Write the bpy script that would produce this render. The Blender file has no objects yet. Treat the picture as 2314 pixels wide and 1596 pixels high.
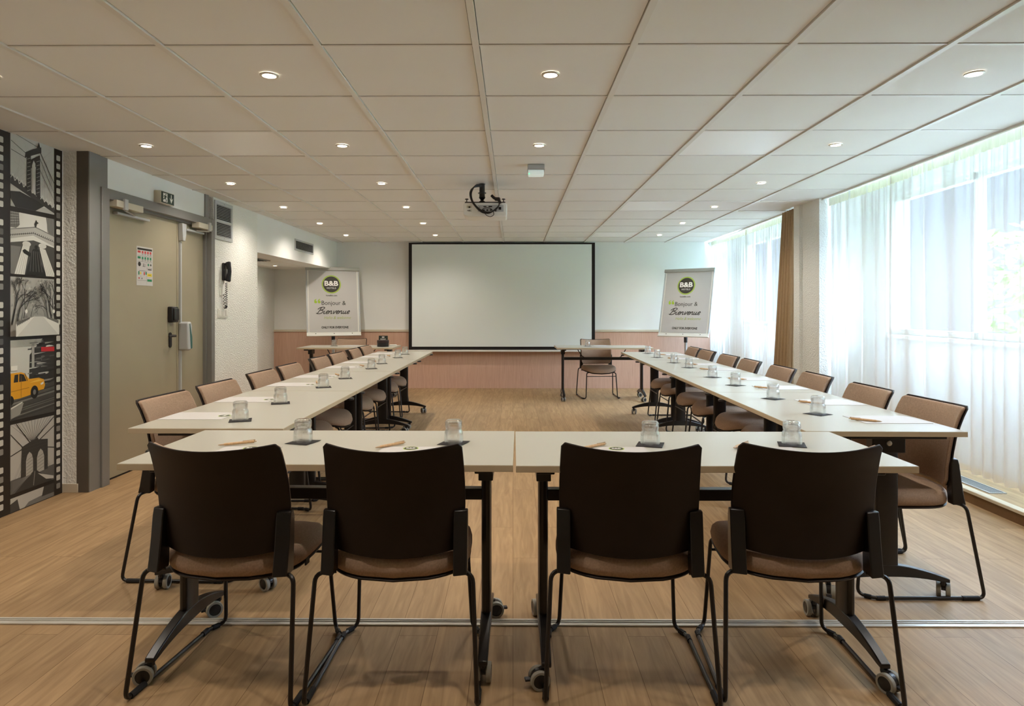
import bpy, math, random
from mathutils import Vector, Matrix
PI = math.pi
R = math.radians
random.seed(7)
SC = bpy.context.scene
COL = SC.collection

# ------------------------------------------------------------------ camera, world, exposure
cam_d = bpy.data.cameras.new('camera')
cam = bpy.data.objects.new('camera', cam_d)
COL.objects.link(cam)
cam.location = (0, 0, 1.24)
cam.rotation_euler = (PI/2, 0, 0.0067)
cam_d.sensor_fit = 'HORIZONTAL'
cam_d.sensor_width = 36
cam_d.lens = 36*1485/2314
cam_d.shift_x = 7.5/2314
cam_d.shift_y = -97/2314
cam_d.clip_start = 0.05
SC.camera = cam

W = bpy.data.worlds.new('sky'); SC.world = W; W.use_nodes = True
wn = W.node_tree
bg = wn.nodes['Background']
# overcast-bright sky: paler and dimmer at the horizon, strong overhead
tcw = wn.nodes.new('ShaderNodeTexCoord'); sxw = wn.nodes.new('ShaderNodeSeparateXYZ')
rmp = wn.nodes.new('ShaderNodeMapRange'); rmp.inputs['From Min'].default_value = 0.22; rmp.inputs['From Max'].default_value = 0.42
rmp.inputs['To Min'].default_value = 1.6; rmp.inputs['To Max'].default_value = 41.0
wn.links.new(tcw.outputs['Generated'], sxw.inputs[0]); wn.links.new(sxw.outputs['Z'], rmp.inputs['Value'])
wn.links.new(rmp.outputs[0], bg.inputs['Strength'])
bg.inputs['Color'].default_value = (0.56, 0.745, 1.0, 1)

SC.view_settings.view_transform = 'Standard'
SC.view_settings.look = 'None'
SC.view_settings.gamma = 1
SC.view_settings.use_curve_mapping = False
SC.view_settings.exposure = 0.36
SC.cycles.use_denoising = True
SC.cycles.max_bounces = 10
SC.cycles.diffuse_bounces = 5
SC.cycles.glossy_bounces = 4
SC.cycles.transmission_bounces = 12
SC.cycles.transparent_max_bounces = 32
SC.cycles.sample_clamp_indirect = 6
SC.cycles.caustics_reflective = False
SC.cycles.caustics_refractive = False

SPOT_W = 24.5
SPOT_COL = (1.0, 0.885, 0.765)
CE = 2.318            # ceiling height
GX, GY, GP = -0.152, 2.675, 0.6415   # ceiling grid origin and pitch

# daylight portals in the two window openings (they guide the sky light, they emit nothing of their own)
def portal(y0, y1, x, z0, z1, rz):
    l = bpy.data.lights.new('window_portal', 'AREA'); l.shape = 'RECTANGLE'
    l.size = y1-y0; l.size_y = z1-z0; l.cycles.is_portal = True
    o = bpy.data.objects.new('window_portal', l); COL.objects.link(o)
    o.location = (x, (y0+y1)/2, (z0+z1)/2)
    o.rotation_euler = (R(90), 0, R(90)+rz)   # faces -X

# ------------------------------------------------------------------ materials
def srgb(r, g, b):
    f = lambda c: (c/255/12.92) if c/255 <= 0.04045 else ((c/255+0.055)/1.055)**2.4
    return (f(r), f(g), f(b), 1)

def mat(name, col, rough=0.5, metal=0.0, spec=0.5, emit=None, es=0.0):
    m = bpy.data.materials.new(name); m.use_nodes = True
    b = m.node_tree.nodes['Principled BSDF']
    b.inputs['Base Color'].default_value = col
    b.inputs['Roughness'].default_value = rough
    b.inputs['Metallic'].default_value = metal
    b.inputs['Specular IOR Level'].default_value = spec
    if emit:
        b.inputs['Emission Color'].default_value = emit
        b.inputs['Emission Strength'].default_value = es
    return m

def N(m, t): return m.node_tree.nodes.new(t)
def LK(m, a, b): m.node_tree.links.new(a, b)

def noisy(m, scale, amount, stretch=(1, 1, 1), bump=0.0, bscale=None, dist=0.01, detail=6):
    b = m.node_tree.nodes['Principled BSDF']
    tc = N(m, 'ShaderNodeTexCoord'); mp = N(m, 'ShaderNodeMapping')
    mp.inputs['Scale'].default_value = stretch
    LK(m, tc.outputs['Object'], mp.inputs['Vector'])
    n = N(m, 'ShaderNodeTexNoise'); n.inputs['Scale'].default_value = scale; n.inputs['Detail'].default_value = detail
    LK(m, mp.outputs['Vector'], n.inputs['Vector'])
    c = tuple(b.inputs['Base Color'].default_value)
    rp = N(m, 'ShaderNodeValToRGB')
    rp.color_ramp.elements[0].position = 0.3; rp.color_ramp.elements[1].position = 0.7
    rp.color_ramp.elements[0].color = (c[0]*(1-amount), c[1]*(1-amount), c[2]*(1-amount), 1)
    rp.color_ramp.elements[1].color = (min(1, c[0]*(1+amount)), min(1, c[1]*(1+amount)), min(1, c[2]*(1+amount)), 1)
    LK(m, n.outputs['Fac'], rp.inputs['Fac']); LK(m, rp.outputs['Color'], b.inputs['Base Color'])
    if bump:
        n2 = N(m, 'ShaderNodeTexNoise'); n2.inputs['Scale'].default_value = bscale or scale; n2.inputs['Detail'].default_value = 3
        LK(m, tc.outputs['Object'], n2.inputs['Vector'])
        bp = N(m, 'ShaderNodeBump'); bp.inputs['Strength'].default_value = bump; bp.inputs['Distance'].default_value = dist
        LK(m, n2.outputs['Fac'], bp.inputs['Height']); LK(m, bp.outputs['Normal'], b.inputs['Normal'])
    return m

M = {}
M['tile'] = noisy(mat('ceiling_tile', srgb(236, 235, 231), 0.85), 3.0, 0.008)
M['tile_bright'] = mat('ceiling_tile_satin', srgb(253, 253, 253), 0.35)  # whiter satin finish; window light on tilted tiles also put into the white
M['tbar'] = mat('grid_white', srgb(228, 226, 220), 0.4)
M['gap'] = mat('gap_shadow_black', srgb(25, 24, 22), 0.9)
M['wall'] = noisy(mat('wall_white', srgb(240, 242, 240), 0.8), 2.0, 0.015)
M['wall_rough'] = noisy(mat('wall_roughcast', srgb(240, 241, 236), 0.85), 2.0, 0.02, bump=0.9, bscale=75, dist=0.012)
M['grey'] = noisy(mat('paint_grey', srgb(126, 126, 124), 0.35), 8, 0.03)
M['grey_dark'] = noisy(mat('paint_dark_grey', srgb(96, 90, 82), 0.4), 8, 0.04)
M['door'] = noisy(mat('door_olive_beige', srgb(162, 153, 130), 0.45), 3, 0.03)
M['steel'] = mat('brushed_steel', srgb(190, 190, 186), 0.3, 0.9)
M['alu'] = mat('aluminium', srgb(196, 197, 196), 0.38, 0.7)
M['silver'] = mat('silver_paint', srgb(190, 194, 196), 0.4, 0.1)
M['beige_plastic'] = mat('beige_plastic', srgb(205, 198, 180), 0.5)
M['white_plastic'] = mat('white_plastic', srgb(236, 236, 230), 0.35)
M['black_plastic'] = mat('black_plastic', srgb(30, 29, 32), 0.38)
M['black'] = mat('black_metal', srgb(26, 22, 20), 0.32)
M['black_matt'] = mat('black_matt', srgb(16, 14, 14), 0.7)
M['shell'] = mat('chair_shell_dark', srgb(32, 22, 17), 0.5, spec=0.3)
M['fabric'] = noisy(mat('taupe_fabric', srgb(166, 141, 121), 0.95, spec=0.15), 160, 0.14, bump=0.25, bscale=420, dist=0.002)
M['table'] = mat('table_white', srgb(184, 182, 170), 0.28, spec=0.45)
M['table_edge'] = mat('table_edge_beige', srgb(196, 180, 152), 0.5)
M['tyre'] = mat('tyre_grey', srgb(150, 146, 134), 0.7)
M['hub'] = mat('wheel_hub_black', srgb(28, 26, 25), 0.35)
M['paper'] = mat('paper_white', srgb(196, 194, 192), 0.7)
M['coaster'] = noisy(mat('coaster_black', srgb(36, 33, 34), 0.85), 60, 0.2)
M['pen'] = noisy(mat('pen_bamboo', srgb(204, 166, 122), 0.5), 60, 0.12, (6, 1, 1))
M['pen_tip'] = mat('pen_tip', srgb(196, 170, 140), 0.35)
M['screen'] = mat('projection_white', srgb(238, 246, 246), 0.75)
M['lime'] = mat('lime_green', srgb(160, 190, 50), 0.6)
M['lime_pale'] = mat('lime_pale', srgb(168, 186, 96), 0.6)
M['ink'] = mat('ink_dark', srgb(36, 34, 30), 0.6)
M['logo_dark'] = mat('logo_dark', srgb(54, 52, 42), 0.6)
M['white_ink'] = mat('white_ink', srgb(245, 245, 240), 0.6)
M['brown_drape'] = noisy(mat('drape_brown', srgb(164, 137, 105), 0.95, spec=0.1), 40, 0.05)
M['red'] = mat('sign_red', srgb(196, 60, 60), 0.6)
M['green'] = mat('sign_green', srgb(30, 130, 90), 0.6)
M['yellow'] = mat('sign_yellow', srgb(225, 205, 60), 0.6)
M['exit_green'] = mat('exit_green', srgb(40, 62, 52), 0.5)
M['leaf'] = noisy(mat('leaf_green', srgb(120, 165, 80), 0.8), 4, 0.3)
M['ground'] = noisy(mat('ground_pale', srgb(190, 190, 184), 0.9), 2, 0.1)
M['lamp_glow'] = mat('lamp_glow', (1, 1, 1, 1), 0.5, emit=(1.0, 0.9, 0.76, 1), es=18)
M['ring'] = mat('lamp_ring', srgb(214, 206, 192), 0.3, 0.3)
M['strip'] = noisy(mat('strip_metal', srgb(205, 200, 190), 0.4, 0.35), 30, 0.15, (0.3, 6, 1))
M['plinth_trim'] = mat('plinth_trim', srgb(215, 205, 185), 0.45, 0.15)

def wood(name, c1, c2, plank=None, grain=(28, 1.6, 1), rough=0.45, swap=False, var=0.06):
    m = bpy.data.materials.new(name); m.use_nodes = True
    b = m.node_tree.nodes['Principled BSDF']; b.inputs['Roughness'].default_value = rough; b.inputs['Specular IOR Level'].default_value = 0.3
    tc = N(m, 'ShaderNodeTexCoord')
    mp = N(m, 'ShaderNodeMapping'); mp.inputs['Scale'].default_value = grain
    LK(m, tc.outputs['Object'], mp.inputs['Vector'])
    n = N(m, 'ShaderNodeTexNoise'); n.inputs['Scale'].default_value = 1.0; n.inputs['Detail'].default_value = 8; n.inputs['Distortion'].default_value = 1.2
    rp = N(m, 'ShaderNodeValToRGB')
    rp.color_ramp.elements[0].position = 0.28; rp.color_ramp.elements[1].position = 0.75
    rp.color_ramp.elements[0].color = c1; rp.color_ramp.elements[1].color = c2
    LK(m, n.outputs['Fac'], rp.inputs['Fac'])
    if plank:
        sx = N(m, 'ShaderNodeSeparateXYZ'); LK(m, tc.outputs['Object'], sx.inputs[0])
        cx = N(m, 'ShaderNodeCombineXYZ'); LK(m, sx.outputs['Y'], cx.inputs['X']); LK(m, sx.outputs['X'], cx.inputs['Y'])
        br = N(m, 'ShaderNodeTexBrick'); br.inputs['Scale'].default_value = 1.0
        br.inputs['Brick Width'].default_value = plank[0]; br.inputs['Row Height'].default_value = plank[1]
        br.inputs['Mortar Size'].default_value = 0.0012; br.inputs['Mortar Smooth'].default_value = 0.0
        br.offset = 0.37; br.offset_frequency = 2
        br.inputs['Color1'].default_value = (1-var*2.2, 1-var*2.2, 1-var*2.2, 1); br.inputs['Color2'].default_value = (1, 1, 1, 1)
        br.inputs['Mortar'].default_value = (0.5, 0.44, 0.38, 1)
        LK(m, cx.outputs[0], br.inputs['Vector'])
        # each plank shifts its own grain
        vm = N(m, 'ShaderNodeVectorMath'); vm.operation = 'MULTIPLY_ADD'
        vm.inputs[1].default_value = (40, 40, 0)
        LK(m, br.outputs['Color'], vm.inputs[0]); LK(m, mp.outputs['Vector'], vm.inputs[2])
        LK(m, vm.outputs[0], n.inputs['Vector'])
        mx = N(m, 'ShaderNodeMix'); mx.data_type = 'RGBA'; mx.blend_type = 'MULTIPLY'; mx.inputs[0].default_value = 1.0
        LK(m, rp.outputs['Color'], mx.inputs[6]); LK(m, br.outputs['Color'], mx.inputs[7])
        LK(m, mx.outputs[2], b.inputs['Base Color'])
    else:
        LK(m, mp.outputs['Vector'], n.inputs['Vector'])
        LK(m, rp.outputs['Color'], b.inputs['Base Color'])
    return m

M['floor'] = wood('floor_planks', srgb(155, 124, 88), srgb(187, 155, 114), plank=(1.25, 0.145), grain=(34, 2.6, 1), rough=0.55)
M['panel'] = wood('wainscot_wood', srgb(202, 162, 140), srgb(218, 182, 160), grain=(60, 1, 3.0), rough=0.5)

def sheer(name, col, trans, transl, rough=0.9):
    m = bpy.data.materials.new(name); m.use_nodes = True
    t = m.node_tree; t.nodes.clear()
    out = t.nodes.new('ShaderNodeOutputMaterial')
    d = t.nodes.new('ShaderNodeBsdfDiffuse'); d.inputs['Color'].default_value = col
    tl = t.nodes.new('ShaderNodeBsdfTranslucent'); tl.inputs['Color'].default_value = col
    tr = t.nodes.new('ShaderNodeBsdfTransparent'); tr.inputs['Color'].default_value = (1, 1, 1, 1)
    m1 = t.nodes.new('ShaderNodeMixShader'); m1.inputs[0].default_value = transl
    m2 = t.nodes.new('ShaderNodeMixShader')
    # woven cloth: the flatter the ray meets it, the less passes between the threads
    lw_ = t.nodes.new('ShaderNodeLayerWeight'); lw_.inputs['Blend'].default_value = 0.5
    mr = t.nodes.new('ShaderNodeMapRange'); mr.inputs['To Min'].default_value = trans; mr.inputs['To Max'].default_value = trans*0.12
    t.links.new(lw_.outputs['Facing'], mr.inputs['Value']); t.links.new(mr.outputs[0], m2.inputs[0])
    t.links.new(d.outputs[0], m1.inputs[1]); t.links.new(tl.outputs[0], m1.inputs[2])
    t.links.new(m1.outputs[0], m2.inputs[1]); t.links.new(tr.outputs[0], m2.inputs[2])
    t.links.new(m2.outputs[0], out.inputs['Surface'])
    return m
M['sheer'] = sheer('sheer_white', srgb(246, 246, 245), 0.52, 0.026)

def glassmat(name, thin=False, col=(1, 1, 1, 1)):
    m = bpy.data.materials.new(name); m.use_nodes = True
    t = m.node_tree; t.nodes.clear()
    out = t.nodes.new('ShaderNodeOutputMaterial')
    if thin:
        a = t.nodes.new('ShaderNodeBsdfTransparent'); a.inputs['Color'].default_value = (0.96, 0.97, 0.97, 1)
        g = t.nodes.new('ShaderNodeBsdfGlossy'); g.inputs['Roughness'].default_value = 0.02
        mx = t.nodes.new('ShaderNodeMixShader'); mx.inputs[0].default_value = 0.06
        t.links.new(a.outputs[0], mx.inputs[1]); t.links.new(g.outputs[0], mx.inputs[2]); t.links.new(mx.outputs[0], out.inputs[0])
    else:
        # clear thin-walled tumbler: light passes straight, the surfaces mirror more at a glancing angle
        g = t.nodes.new('ShaderNodeBsdfGlossy'); g.inputs['Roughness'].default_value = 0.03; g.inputs['Color'].default_value = (0.98, 0.99, 1, 1)
        a = t.nodes.new('ShaderNodeBsdfTransparent'); a.inputs['Color'].default_value = (0.975, 0.98, 0.98, 1)
        lw_ = t.nodes.new('ShaderNodeLayerWeight'); lw_.inputs['Blend'].default_value = 0.5
        pw_ = t.nodes.new('ShaderNodeMath'); pw_.operation = 'POWER'; pw_.inputs[1].default_value = 3.5; t.links.new(lw_.outputs['Facing'], pw_.inputs[0])
        fr = t.nodes.new('ShaderNodeMapRange'); fr.inputs['To Min'].default_value = 0.08; fr.inputs['To Max'].default_value = 0.85; t.links.new(pw_.outputs[0], fr.inputs['Value'])
        mx = t.nodes.new('ShaderNodeMixShader'); t.links.new(fr.outputs[0], mx.inputs[0])
        t.links.new(a.outputs[0], mx.inputs[1]); t.links.new(g.outputs[0], mx.inputs[2])
        rf = t.nodes.new('ShaderNodeBsdfGlass'); rf.inputs['IOR'].default_value = 1.42; rf.inputs['Roughness'].default_value = 0.0
        m3 = t.nodes.new('ShaderNodeMixShader'); m3.inputs[0].default_value = 0.27
        t.links.new(mx.outputs[0], m3.inputs[1]); t.links.new(rf.outputs[0], m3.inputs[2]); t.links.new(m3.outputs[0], out.inputs[0])
    return m
M['glass'] = glassmat('tumbler_glass')
M['pane'] = glassmat('window_glass', True)

# ------------------------------------------------------------------ mesh helpers
class MB:
    def __init__(s): s.v = []; s.f = []; s.m = []
    def add(s, vs, fs, mi=0):
        o = len(s.v); s.v += [tuple(x) for x in vs]
        s.f += [tuple(i+o for i in f) for f in fs]; s.m += [mi]*len(fs); return s
    def box(s, x0, x1, y0, y1, z0, z1, mi=0, mtx=None):
        vs = [Vector((x, y, z)) for x in (x0, x1) for y in (y0, y1) for z in (z0, z1)]
        if mtx: vs = [mtx @ v for v in vs]
        return s.add(vs, [(0, 1, 3, 2), (4, 6, 7, 5), (0, 4, 5, 1), (2, 3, 7, 6), (0, 2, 6, 4), (1, 5, 7, 3)], mi)
    def prism(s, pts, h0, h1, axis='z', mi=0):
        n = len(pts)
        def P(p, h):
            return {'z': (p[0], p[1], h), 'y': (p[0], h, p[1]), 'x': (h, p[0], p[1])}[axis]
        vs = [P(p, h0) for p in pts]+[P(p, h1) for p in pts]
        fs = [tuple(range(n-1, -1, -1)), tuple(range(n, 2*n))]+[(i, (i+1) % n, n+(i+1) % n, n+i) for i in range(n)]
        return s.add(vs, fs, mi)
    def tube(s, path, r, seg=8, mi=0, caps=True, closed=False, flat=1.0):
        P = [Vector(p) for p in path]; n = len(P); rs = r if isinstance(r, (list, tuple)) else [r]*n
        vs = []; up = None
        for i in range(n):
            a = P[i-1] if (i > 0 or closed) else P[i]; b = P[(i+1) % n] if (i < n-1 or closed) else P[i]
            t = (b-a).normalized()
            if up is None:
                up = Vector((0, 0, 1)) if abs(t.z) < 0.9 else Vector((1, 0, 0))
            x = t.cross(up)
            if x.length < 1e-5: x = t.orthogonal()
            x.normalize(); y = x.cross(t).normalized(); up = y
            for k in range(seg):
                q = 2*PI*k/seg
                d = x*math.cos(q)*rs[i]+y*math.sin(q)*rs[i]
                if flat != 1.0: d = Vector((d.x, d.y*flat, d.z))
                vs.append(P[i]+d)
        fs = []
        for i in range(n if closed else n-1):
            for k in range(seg):
                a, b = i*seg+k, i*seg+(k+1) % seg; j = (i+1) % n
                fs.append((a, b, j*seg+(k+1) % seg, j*seg+k))
        if caps and not closed:
            fs.append(tuple(range(seg-1, -1, -1))); fs.append(tuple((n-1)*seg+k for k in range(seg)))
        return s.add(vs, fs, mi)
    def lathe(s, prof, seg=24, c=(0, 0, 0), axis='z', mi=0, closed=False):
        vs = []
        for r, h in prof:
            for k in range(seg):
                q = 2*PI*k/seg; a, b = r*math.cos(q), r*math.sin(q)
                p = {'z': (a, b, h), 'x': (h, a, b), 'y': (b, h, a)}[axis]
                vs.append((p[0]+c[0], p[1]+c[1], p[2]+c[2]))
        n = len(prof); fs = []
        for i in range(n if closed else n-1):
            j = (i+1) % n
            for k in range(seg):
                fs.append((i*seg+k, i*seg+(k+1) % seg, j*seg+(k+1) % seg, j*seg+k))
        if not closed:
            if prof[0][0] > 1e-6: fs.append(tuple(range(seg-1, -1, -1)))
            if prof[-1][0] > 1e-6: fs.append(tuple((n-1)*seg+k for k in range(seg)))
        return s.add(vs, fs, mi)
    def loops(s, rings, mi=0):
        n = len(rings[0]); vs = [p for r in rings for p in r]; fs = []
        for i in range(len(rings)-1):
            for k in range(n):
                fs.append((i*n+k, i*n+(k+1) % n, (i+1)*n+(k+1) % n, (i+1)*n+k))
        fs.append(tuple(range(n-1, -1, -1))); fs.append(tuple((len(rings)-1)*n+k for k in range(n)))
        return s.add(vs, fs, mi)
    def build(s, name, mats, parent=None, loc=(0, 0, 0), rot=(0, 0, 0), smooth=True, bevel=0.0, bseg=2, angle=35):
        me = bpy.data.meshes.new(name)
        me.from_pydata(s.v, [], s.f); me.validate()
        if not isinstance(mats, (list, tuple)): mats = [mats]
        for m in mats: me.materials.append(M[m] if isinstance(m, str) else m)
        if len(me.polygons) == len(s.m):
            for p, mi in zip(me.polygons, s.m): p.material_index = mi
        import bmesh
        bm = bmesh.new(); bm.from_mesh(me); bmesh.ops.recalc_face_normals(bm, faces=bm.faces); bm.to_mesh(me); bm.free()
        if smooth:
            me.polygons.foreach_set('use_smooth', [True]*len(me.polygons))
            me.set_sharp_from_angle(angle=R(angle))
        o = bpy.data.objects.new(name, me); COL.objects.link(o)
        o.location = loc; o.rotation_euler = rot
        if parent: o.parent = parent
        if bevel:
            b = o.modifiers.new('edge', 'BEVEL'); b.width = bevel; b.segments = bseg; b.limit_method = 'ANGLE'; b.angle_limit = R(50)
        return o

def box(*a): return MB().box(*a)
def thing(name, label, cat, loc=(0, 0, 0), rz=0, group=None):
    o = bpy.data.objects.new(name, None); COL.objects.link(o)
    o.location = loc; o.rotation_euler = (0, 0, rz); o.empty_display_size = 0.1
    return tag(o, label, cat, group)
def tag(o, label, cat, group=None):
    o['label'] = label; o['category'] = cat
    if group: o['group'] = group
    return o
def struct(o): o['kind'] = 'structure'; return o
def copy_tree(o, parent=None):
    c = o.copy(); COL.objects.link(c)
    if parent: c.parent = parent
    for ch in o.children: copy_tree(ch, c)
    return c
def smoothpath(pts, n=6, closed=False):
    P = [Vector(p) for p in pts]; out = []
    m = len(P)
    for i in range(m if closed else m-1):
        p0 = P[i-1] if (i > 0 or closed) else P[0]; p1 = P[i]; p2 = P[(i+1) % m]; p3 = P[(i+2) % m] if (i+2 < m or closed) else P[-1]
        for k in range(n):
            t = k/n
            out.append(0.5*((2*p1)+(-p0+p2)*t+(2*p0-5*p1+4*p2-p3)*t*t+(-p0+3*p1-3*p2+p3)*t**3))
    if not closed: out.append(P[-1])
    return out
def bendpath(pts, rad=0.03, n=4):
    """polyline with rounded corners"""
    P = [Vector(p) for p in pts]; out = [P[0]]
    for i in range(1, len(P)-1):
        a = (P[i-1]-P[i]); b = (P[i+1]-P[i]); r = min(rad, a.length*0.45, b.length*0.45)
        s0 = P[i]+a.normalized()*r; s1 = P[i]+b.normalized()*r
        for k in range(n+1):
            t = k/n; out.append(s0*(1-t)**2+P[i]*2*t*(1-t)+s1*t*t)
    out.append(P[-1]); return out

_tc = {}
def text_geo(txt, size, bold=0.0, shear=0.0, space=1.0):
    key = (txt, size, bold, shear, space)
    if key in _tc: return _tc[key]
    cu = bpy.data.curves.new('lettering', 'FONT'); cu.body = txt; cu.size = size; cu.offset = bold; cu.shear = shear
    cu.space_character = space; cu.align_x = 'CENTER'; cu.align_y = 'CENTER'; cu.resolution_u = 3
    o = bpy.data.objects.new('lettering', cu); COL.objects.link(o)
    dg = bpy.context.evaluated_depsgraph_get()
    me = bpy.data.meshes.new_from_object(o.evaluated_get(dg))
    vs = [tuple(v.co) for v in me.vertices]; fs = [tuple(p.vertices) for p in me.polygons]
    bpy.data.objects.remove(o); bpy.data.curves.remove(cu); bpy.data.meshes.remove(me)
    _tc[key] = (vs, fs); return _tc[key]
def put_text(mb, txt, size, u, v, fn, mi=0, width=None, **kw):
    """fn(u, v) -> 3D point; text centred at (u, v), optionally fitted to a width"""
    vs, fs = text_geo(txt, size, **kw)
    if not vs: return
    x0 = min(p[0] for p in vs); x1 = max(p[0] for p in vs); y0 = min(p[1] for p in vs); y1 = max(p[1] for p in vs)
    k = (width/(x1-x0)) if width else 1.0
    mb.add([fn(u+(p[0]-(x0+x1)/2)*k, v+(p[1]-(y0+y1)/2)) for p in vs], fs, mi)
def disc(mb, u, v, r, fn, mi=0, n=28, rv=None):
    rv = rv or r
    mb.add([fn(u+r*math.cos(2*PI*k/n), v+rv*math.sin(2*PI*k/n)) for k in range(n)], [tuple(range(n))], mi)

# ------------------------------------------------------------------ the room
LA = 0.0127; OL = Vector((-2.885, 4.5, 0))       # left wall line: local x into the room, local y along the wall
RA = 0.024; OR = Vector((2.925, 3.8, 0))         # window side line: local x outwards, local y along
BACK = 10.45; REAR = -2.6
def lw(o): o.location = OL; o.rotation_euler = (0, 0, -LA); return o
def rw(o): o.location = OR; o.rotation_euler = (0, 0, -RA); return o

struct(box(-4.2, 3.9, REAR-0.2, BACK+0.2, -0.1, 0).build('floor', 'floor', smooth=False))

# ceiling: plasterboard tiles on a white grid
NX0, NX1, NY0, NY1 = -5, 5, -9, 13
bright_tiles = {(2, 2), (2, 6), (2, 10), (-3, 2)}
mb = MB(); gap = 0.007
def xr(y): return 2.925+RA*(y-3.8)
for i in range(NX0, NX1):
    for j in range(NY0, NY1):
        x0, x1 = GX+GP*i+.0165, GX+GP*(i+1)-.0165; y0, y1 = GY+GP*j+.0095, GY+GP*(j+1)-.0095
        x1 = min(x1, xr((y0+y1)/2)+0.005); y1 = min(y1, BACK+0.02)
        if x1 <= x0 or y1 <= y0: continue
        new = (i, j) in bright_tiles  # tiles given the whiter colour that holds part of their window light
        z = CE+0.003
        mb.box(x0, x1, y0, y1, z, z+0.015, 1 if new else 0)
mb.box(-4.3, 2.96, REAR-0.1, BACK+0.1, CE+0.022, CE+0.10, 2)
ceil = struct(mb.build('ceiling', ['tile', 'tile_bright', 'gap'], smooth=False))
g = MB()
for i in range(NX0, NX1):
    x = GX+GP*i; g.box(x-0.0135, x+0.0135, REAR, BACK, CE-0.006, CE+0.02)
for j in range(NY0, NY1):
    y = GY+GP*j
    if REAR < y < BACK: g.box(-3.4, xr(y), y-0.007, y+0.007, CE-0.001, CE+0.02)
struct(g.build('ceiling_grid', 'tbar', ceil, smooth=False))
# slot above the curtains and edge trim
struct(rw(box(0.0, 0.02, -6.5, 6.75, CE-0.012, CE+0.10).build('trim_1', 'tbar')))
struct(rw(box(-0.02, 1.0, -6.6, 6.9, CE+0.10, CE+0.2).build('ceiling_curtain_slot', 'wall')))

# back wall, ledge and wood panelling
struct(box(-4.1, 3.7, BACK, BACK+0.15, 0, 2.45).build('wall_back', 'wall', smooth=False))
struct(box(-4.1, 3.12, BACK-0.02, BACK+0.01, 0, 0.895).build('trim_2', 'panel', smooth=False))
struct(box(-4.1, 3.12, BACK-0.032, BACK+0.01, 0.895, 0.93).build('trim_3', 'plinth_trim', bevel=0.003))
struct(box(-4.1, 3.9, REAR-0.15, REAR, 0, 2.45).build('wall_rear', 'wall', smooth=False))

# left wall in the frame of that wall (x into the room, y along)
wl = MB()
wl.box(-0.25, -0.012, 0.066, 1.66, 2.095, 2.45)              # over the door
wl.box(-0.25, -0.21, 0.066, 1.8, 0, 2.45)                    # closes the reveal behind the leaves
struct(lw(wl.build('wall_left_over_door', 'wall', smooth=False)))
wl = MB(); wl.box(-0.25, 0.0, 1.757, 2.804, 0, 2.45)
struct(lw(wl.build('wall_left', 'wall_rough', smooth=False)))
wl = MB(); wl.box(-0.25, 0.0, 2.804, 6.0, 1.885, 2.45)
struct(lw(wl.build('wall_left_lintel', 'wall', smooth=False)))
# alcove
al = MB()
al.box(-3.95, -3.805, 6.9, BACK, 0, 2.2)
al.box(-3.95, -3.12, 7.15, 7.29, 0, 2.2)
struct(al.build('wall_alcove', 'wall_rough', smooth=False))
ac = MB()
for i in range(2):
    for j in range(6):
        ac.box(-3.80+i*0.45, -3.80+i*0.45+0.443, 7.2+j*0.56, 7.2+j*0.56+0.553, 1.887, 1.90)
ac.box(-3.82, -3.0, 7.2, BACK, 1.893, 1.95)
struct(ac.build('ceiling_alcove', 'tile', smooth=False))
# roughcast return between the mural and the grey post
struct(box(-3.2, -2.96, 4.447, 4.6, 0, 2.45).build('wall_return', 'wall_rough', smooth=False))
struct(box(-3.07, -2.955, 4.44, 4.45, 0, 0.06).build('baseboard_left', 'plinth_trim', bevel=0.002))
struct(box(-3.25, -3.06, REAR, 4.6, 0, 2.45).build('wall_mural_side', 'wall', smooth=False))

# grey post and door frame
post = MB(); post.box(-0.082, 0.0, -0.055, 0.066, 0, CE+0.01)
struct(lw(post.build('trim_4', 'grey_dark', bevel=0.002)))
post = MB(); post.box(0.0, 0.004, -0.05, 0.066, 0, CE+0.005); post.box(-0.012, 0.0, 0.066, 0.153, 2.10, CE)
struct(lw(post.build('trim_5', 'grey', smooth=False)))
struct(lw(box(-0.25, 0.0, 1.60, 1.668, 2.09, CE+0.005).build('trim_6', 'grey', smooth=False)))
fr = MB()
OPL, OPR, HT = 0.153, 1.69, 2.022
fr.box(-0.12, 0.016, 0.068, OPL, 0, 2.103)
fr.box(-0.12, 0.016, OPR, 1.757, 0, 2.103)
fr.box(-0.12, 0.0155, OPL, OPR, HT+0.008, 2.103)
fr.box(-0.12, -0.03, OPL, OPL+0.02, 0, HT+0.01); fr.box(-0.12, -0.03, OPR-0.02, OPR, 0, HT+0.01)
fr.box(-0.12, -0.03, OPL, OPR, HT-0.012, HT+0.01)
frame = lw(fr.build('door_1_frame', 'grey', bevel=0.002)); struct(frame)

def wallthing(name, label, cat, x, y, z, group=None):
    """a thing fixed to the left wall; local x into the room, local y along the wall (away from the camera)"""
    p = OL+Matrix.Rotation(-LA, 3, 'Z') @ Vector((x, y, z))
    return thing(name, label, cat, p, -LA, group)

SPL = 1.20
d1 = lw(box(-0.10, -0.058, OPL+0.02, SPL-0.003, 0.012, HT-0.012).build('door_1', 'door', bevel=0.002)); struct(d1)
d2 = lw(box(-0.10, -0.058, SPL+0.003, OPR-0.02, 0.012, HT-0.012).build('door_2', 'door', bevel=0.002)); struct(d2)
struct(lw(box(-0.2, -0.06, OPL, OPR, 0.0, 0.012).build('trim_7', 'black_matt', smooth=False)))
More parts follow.
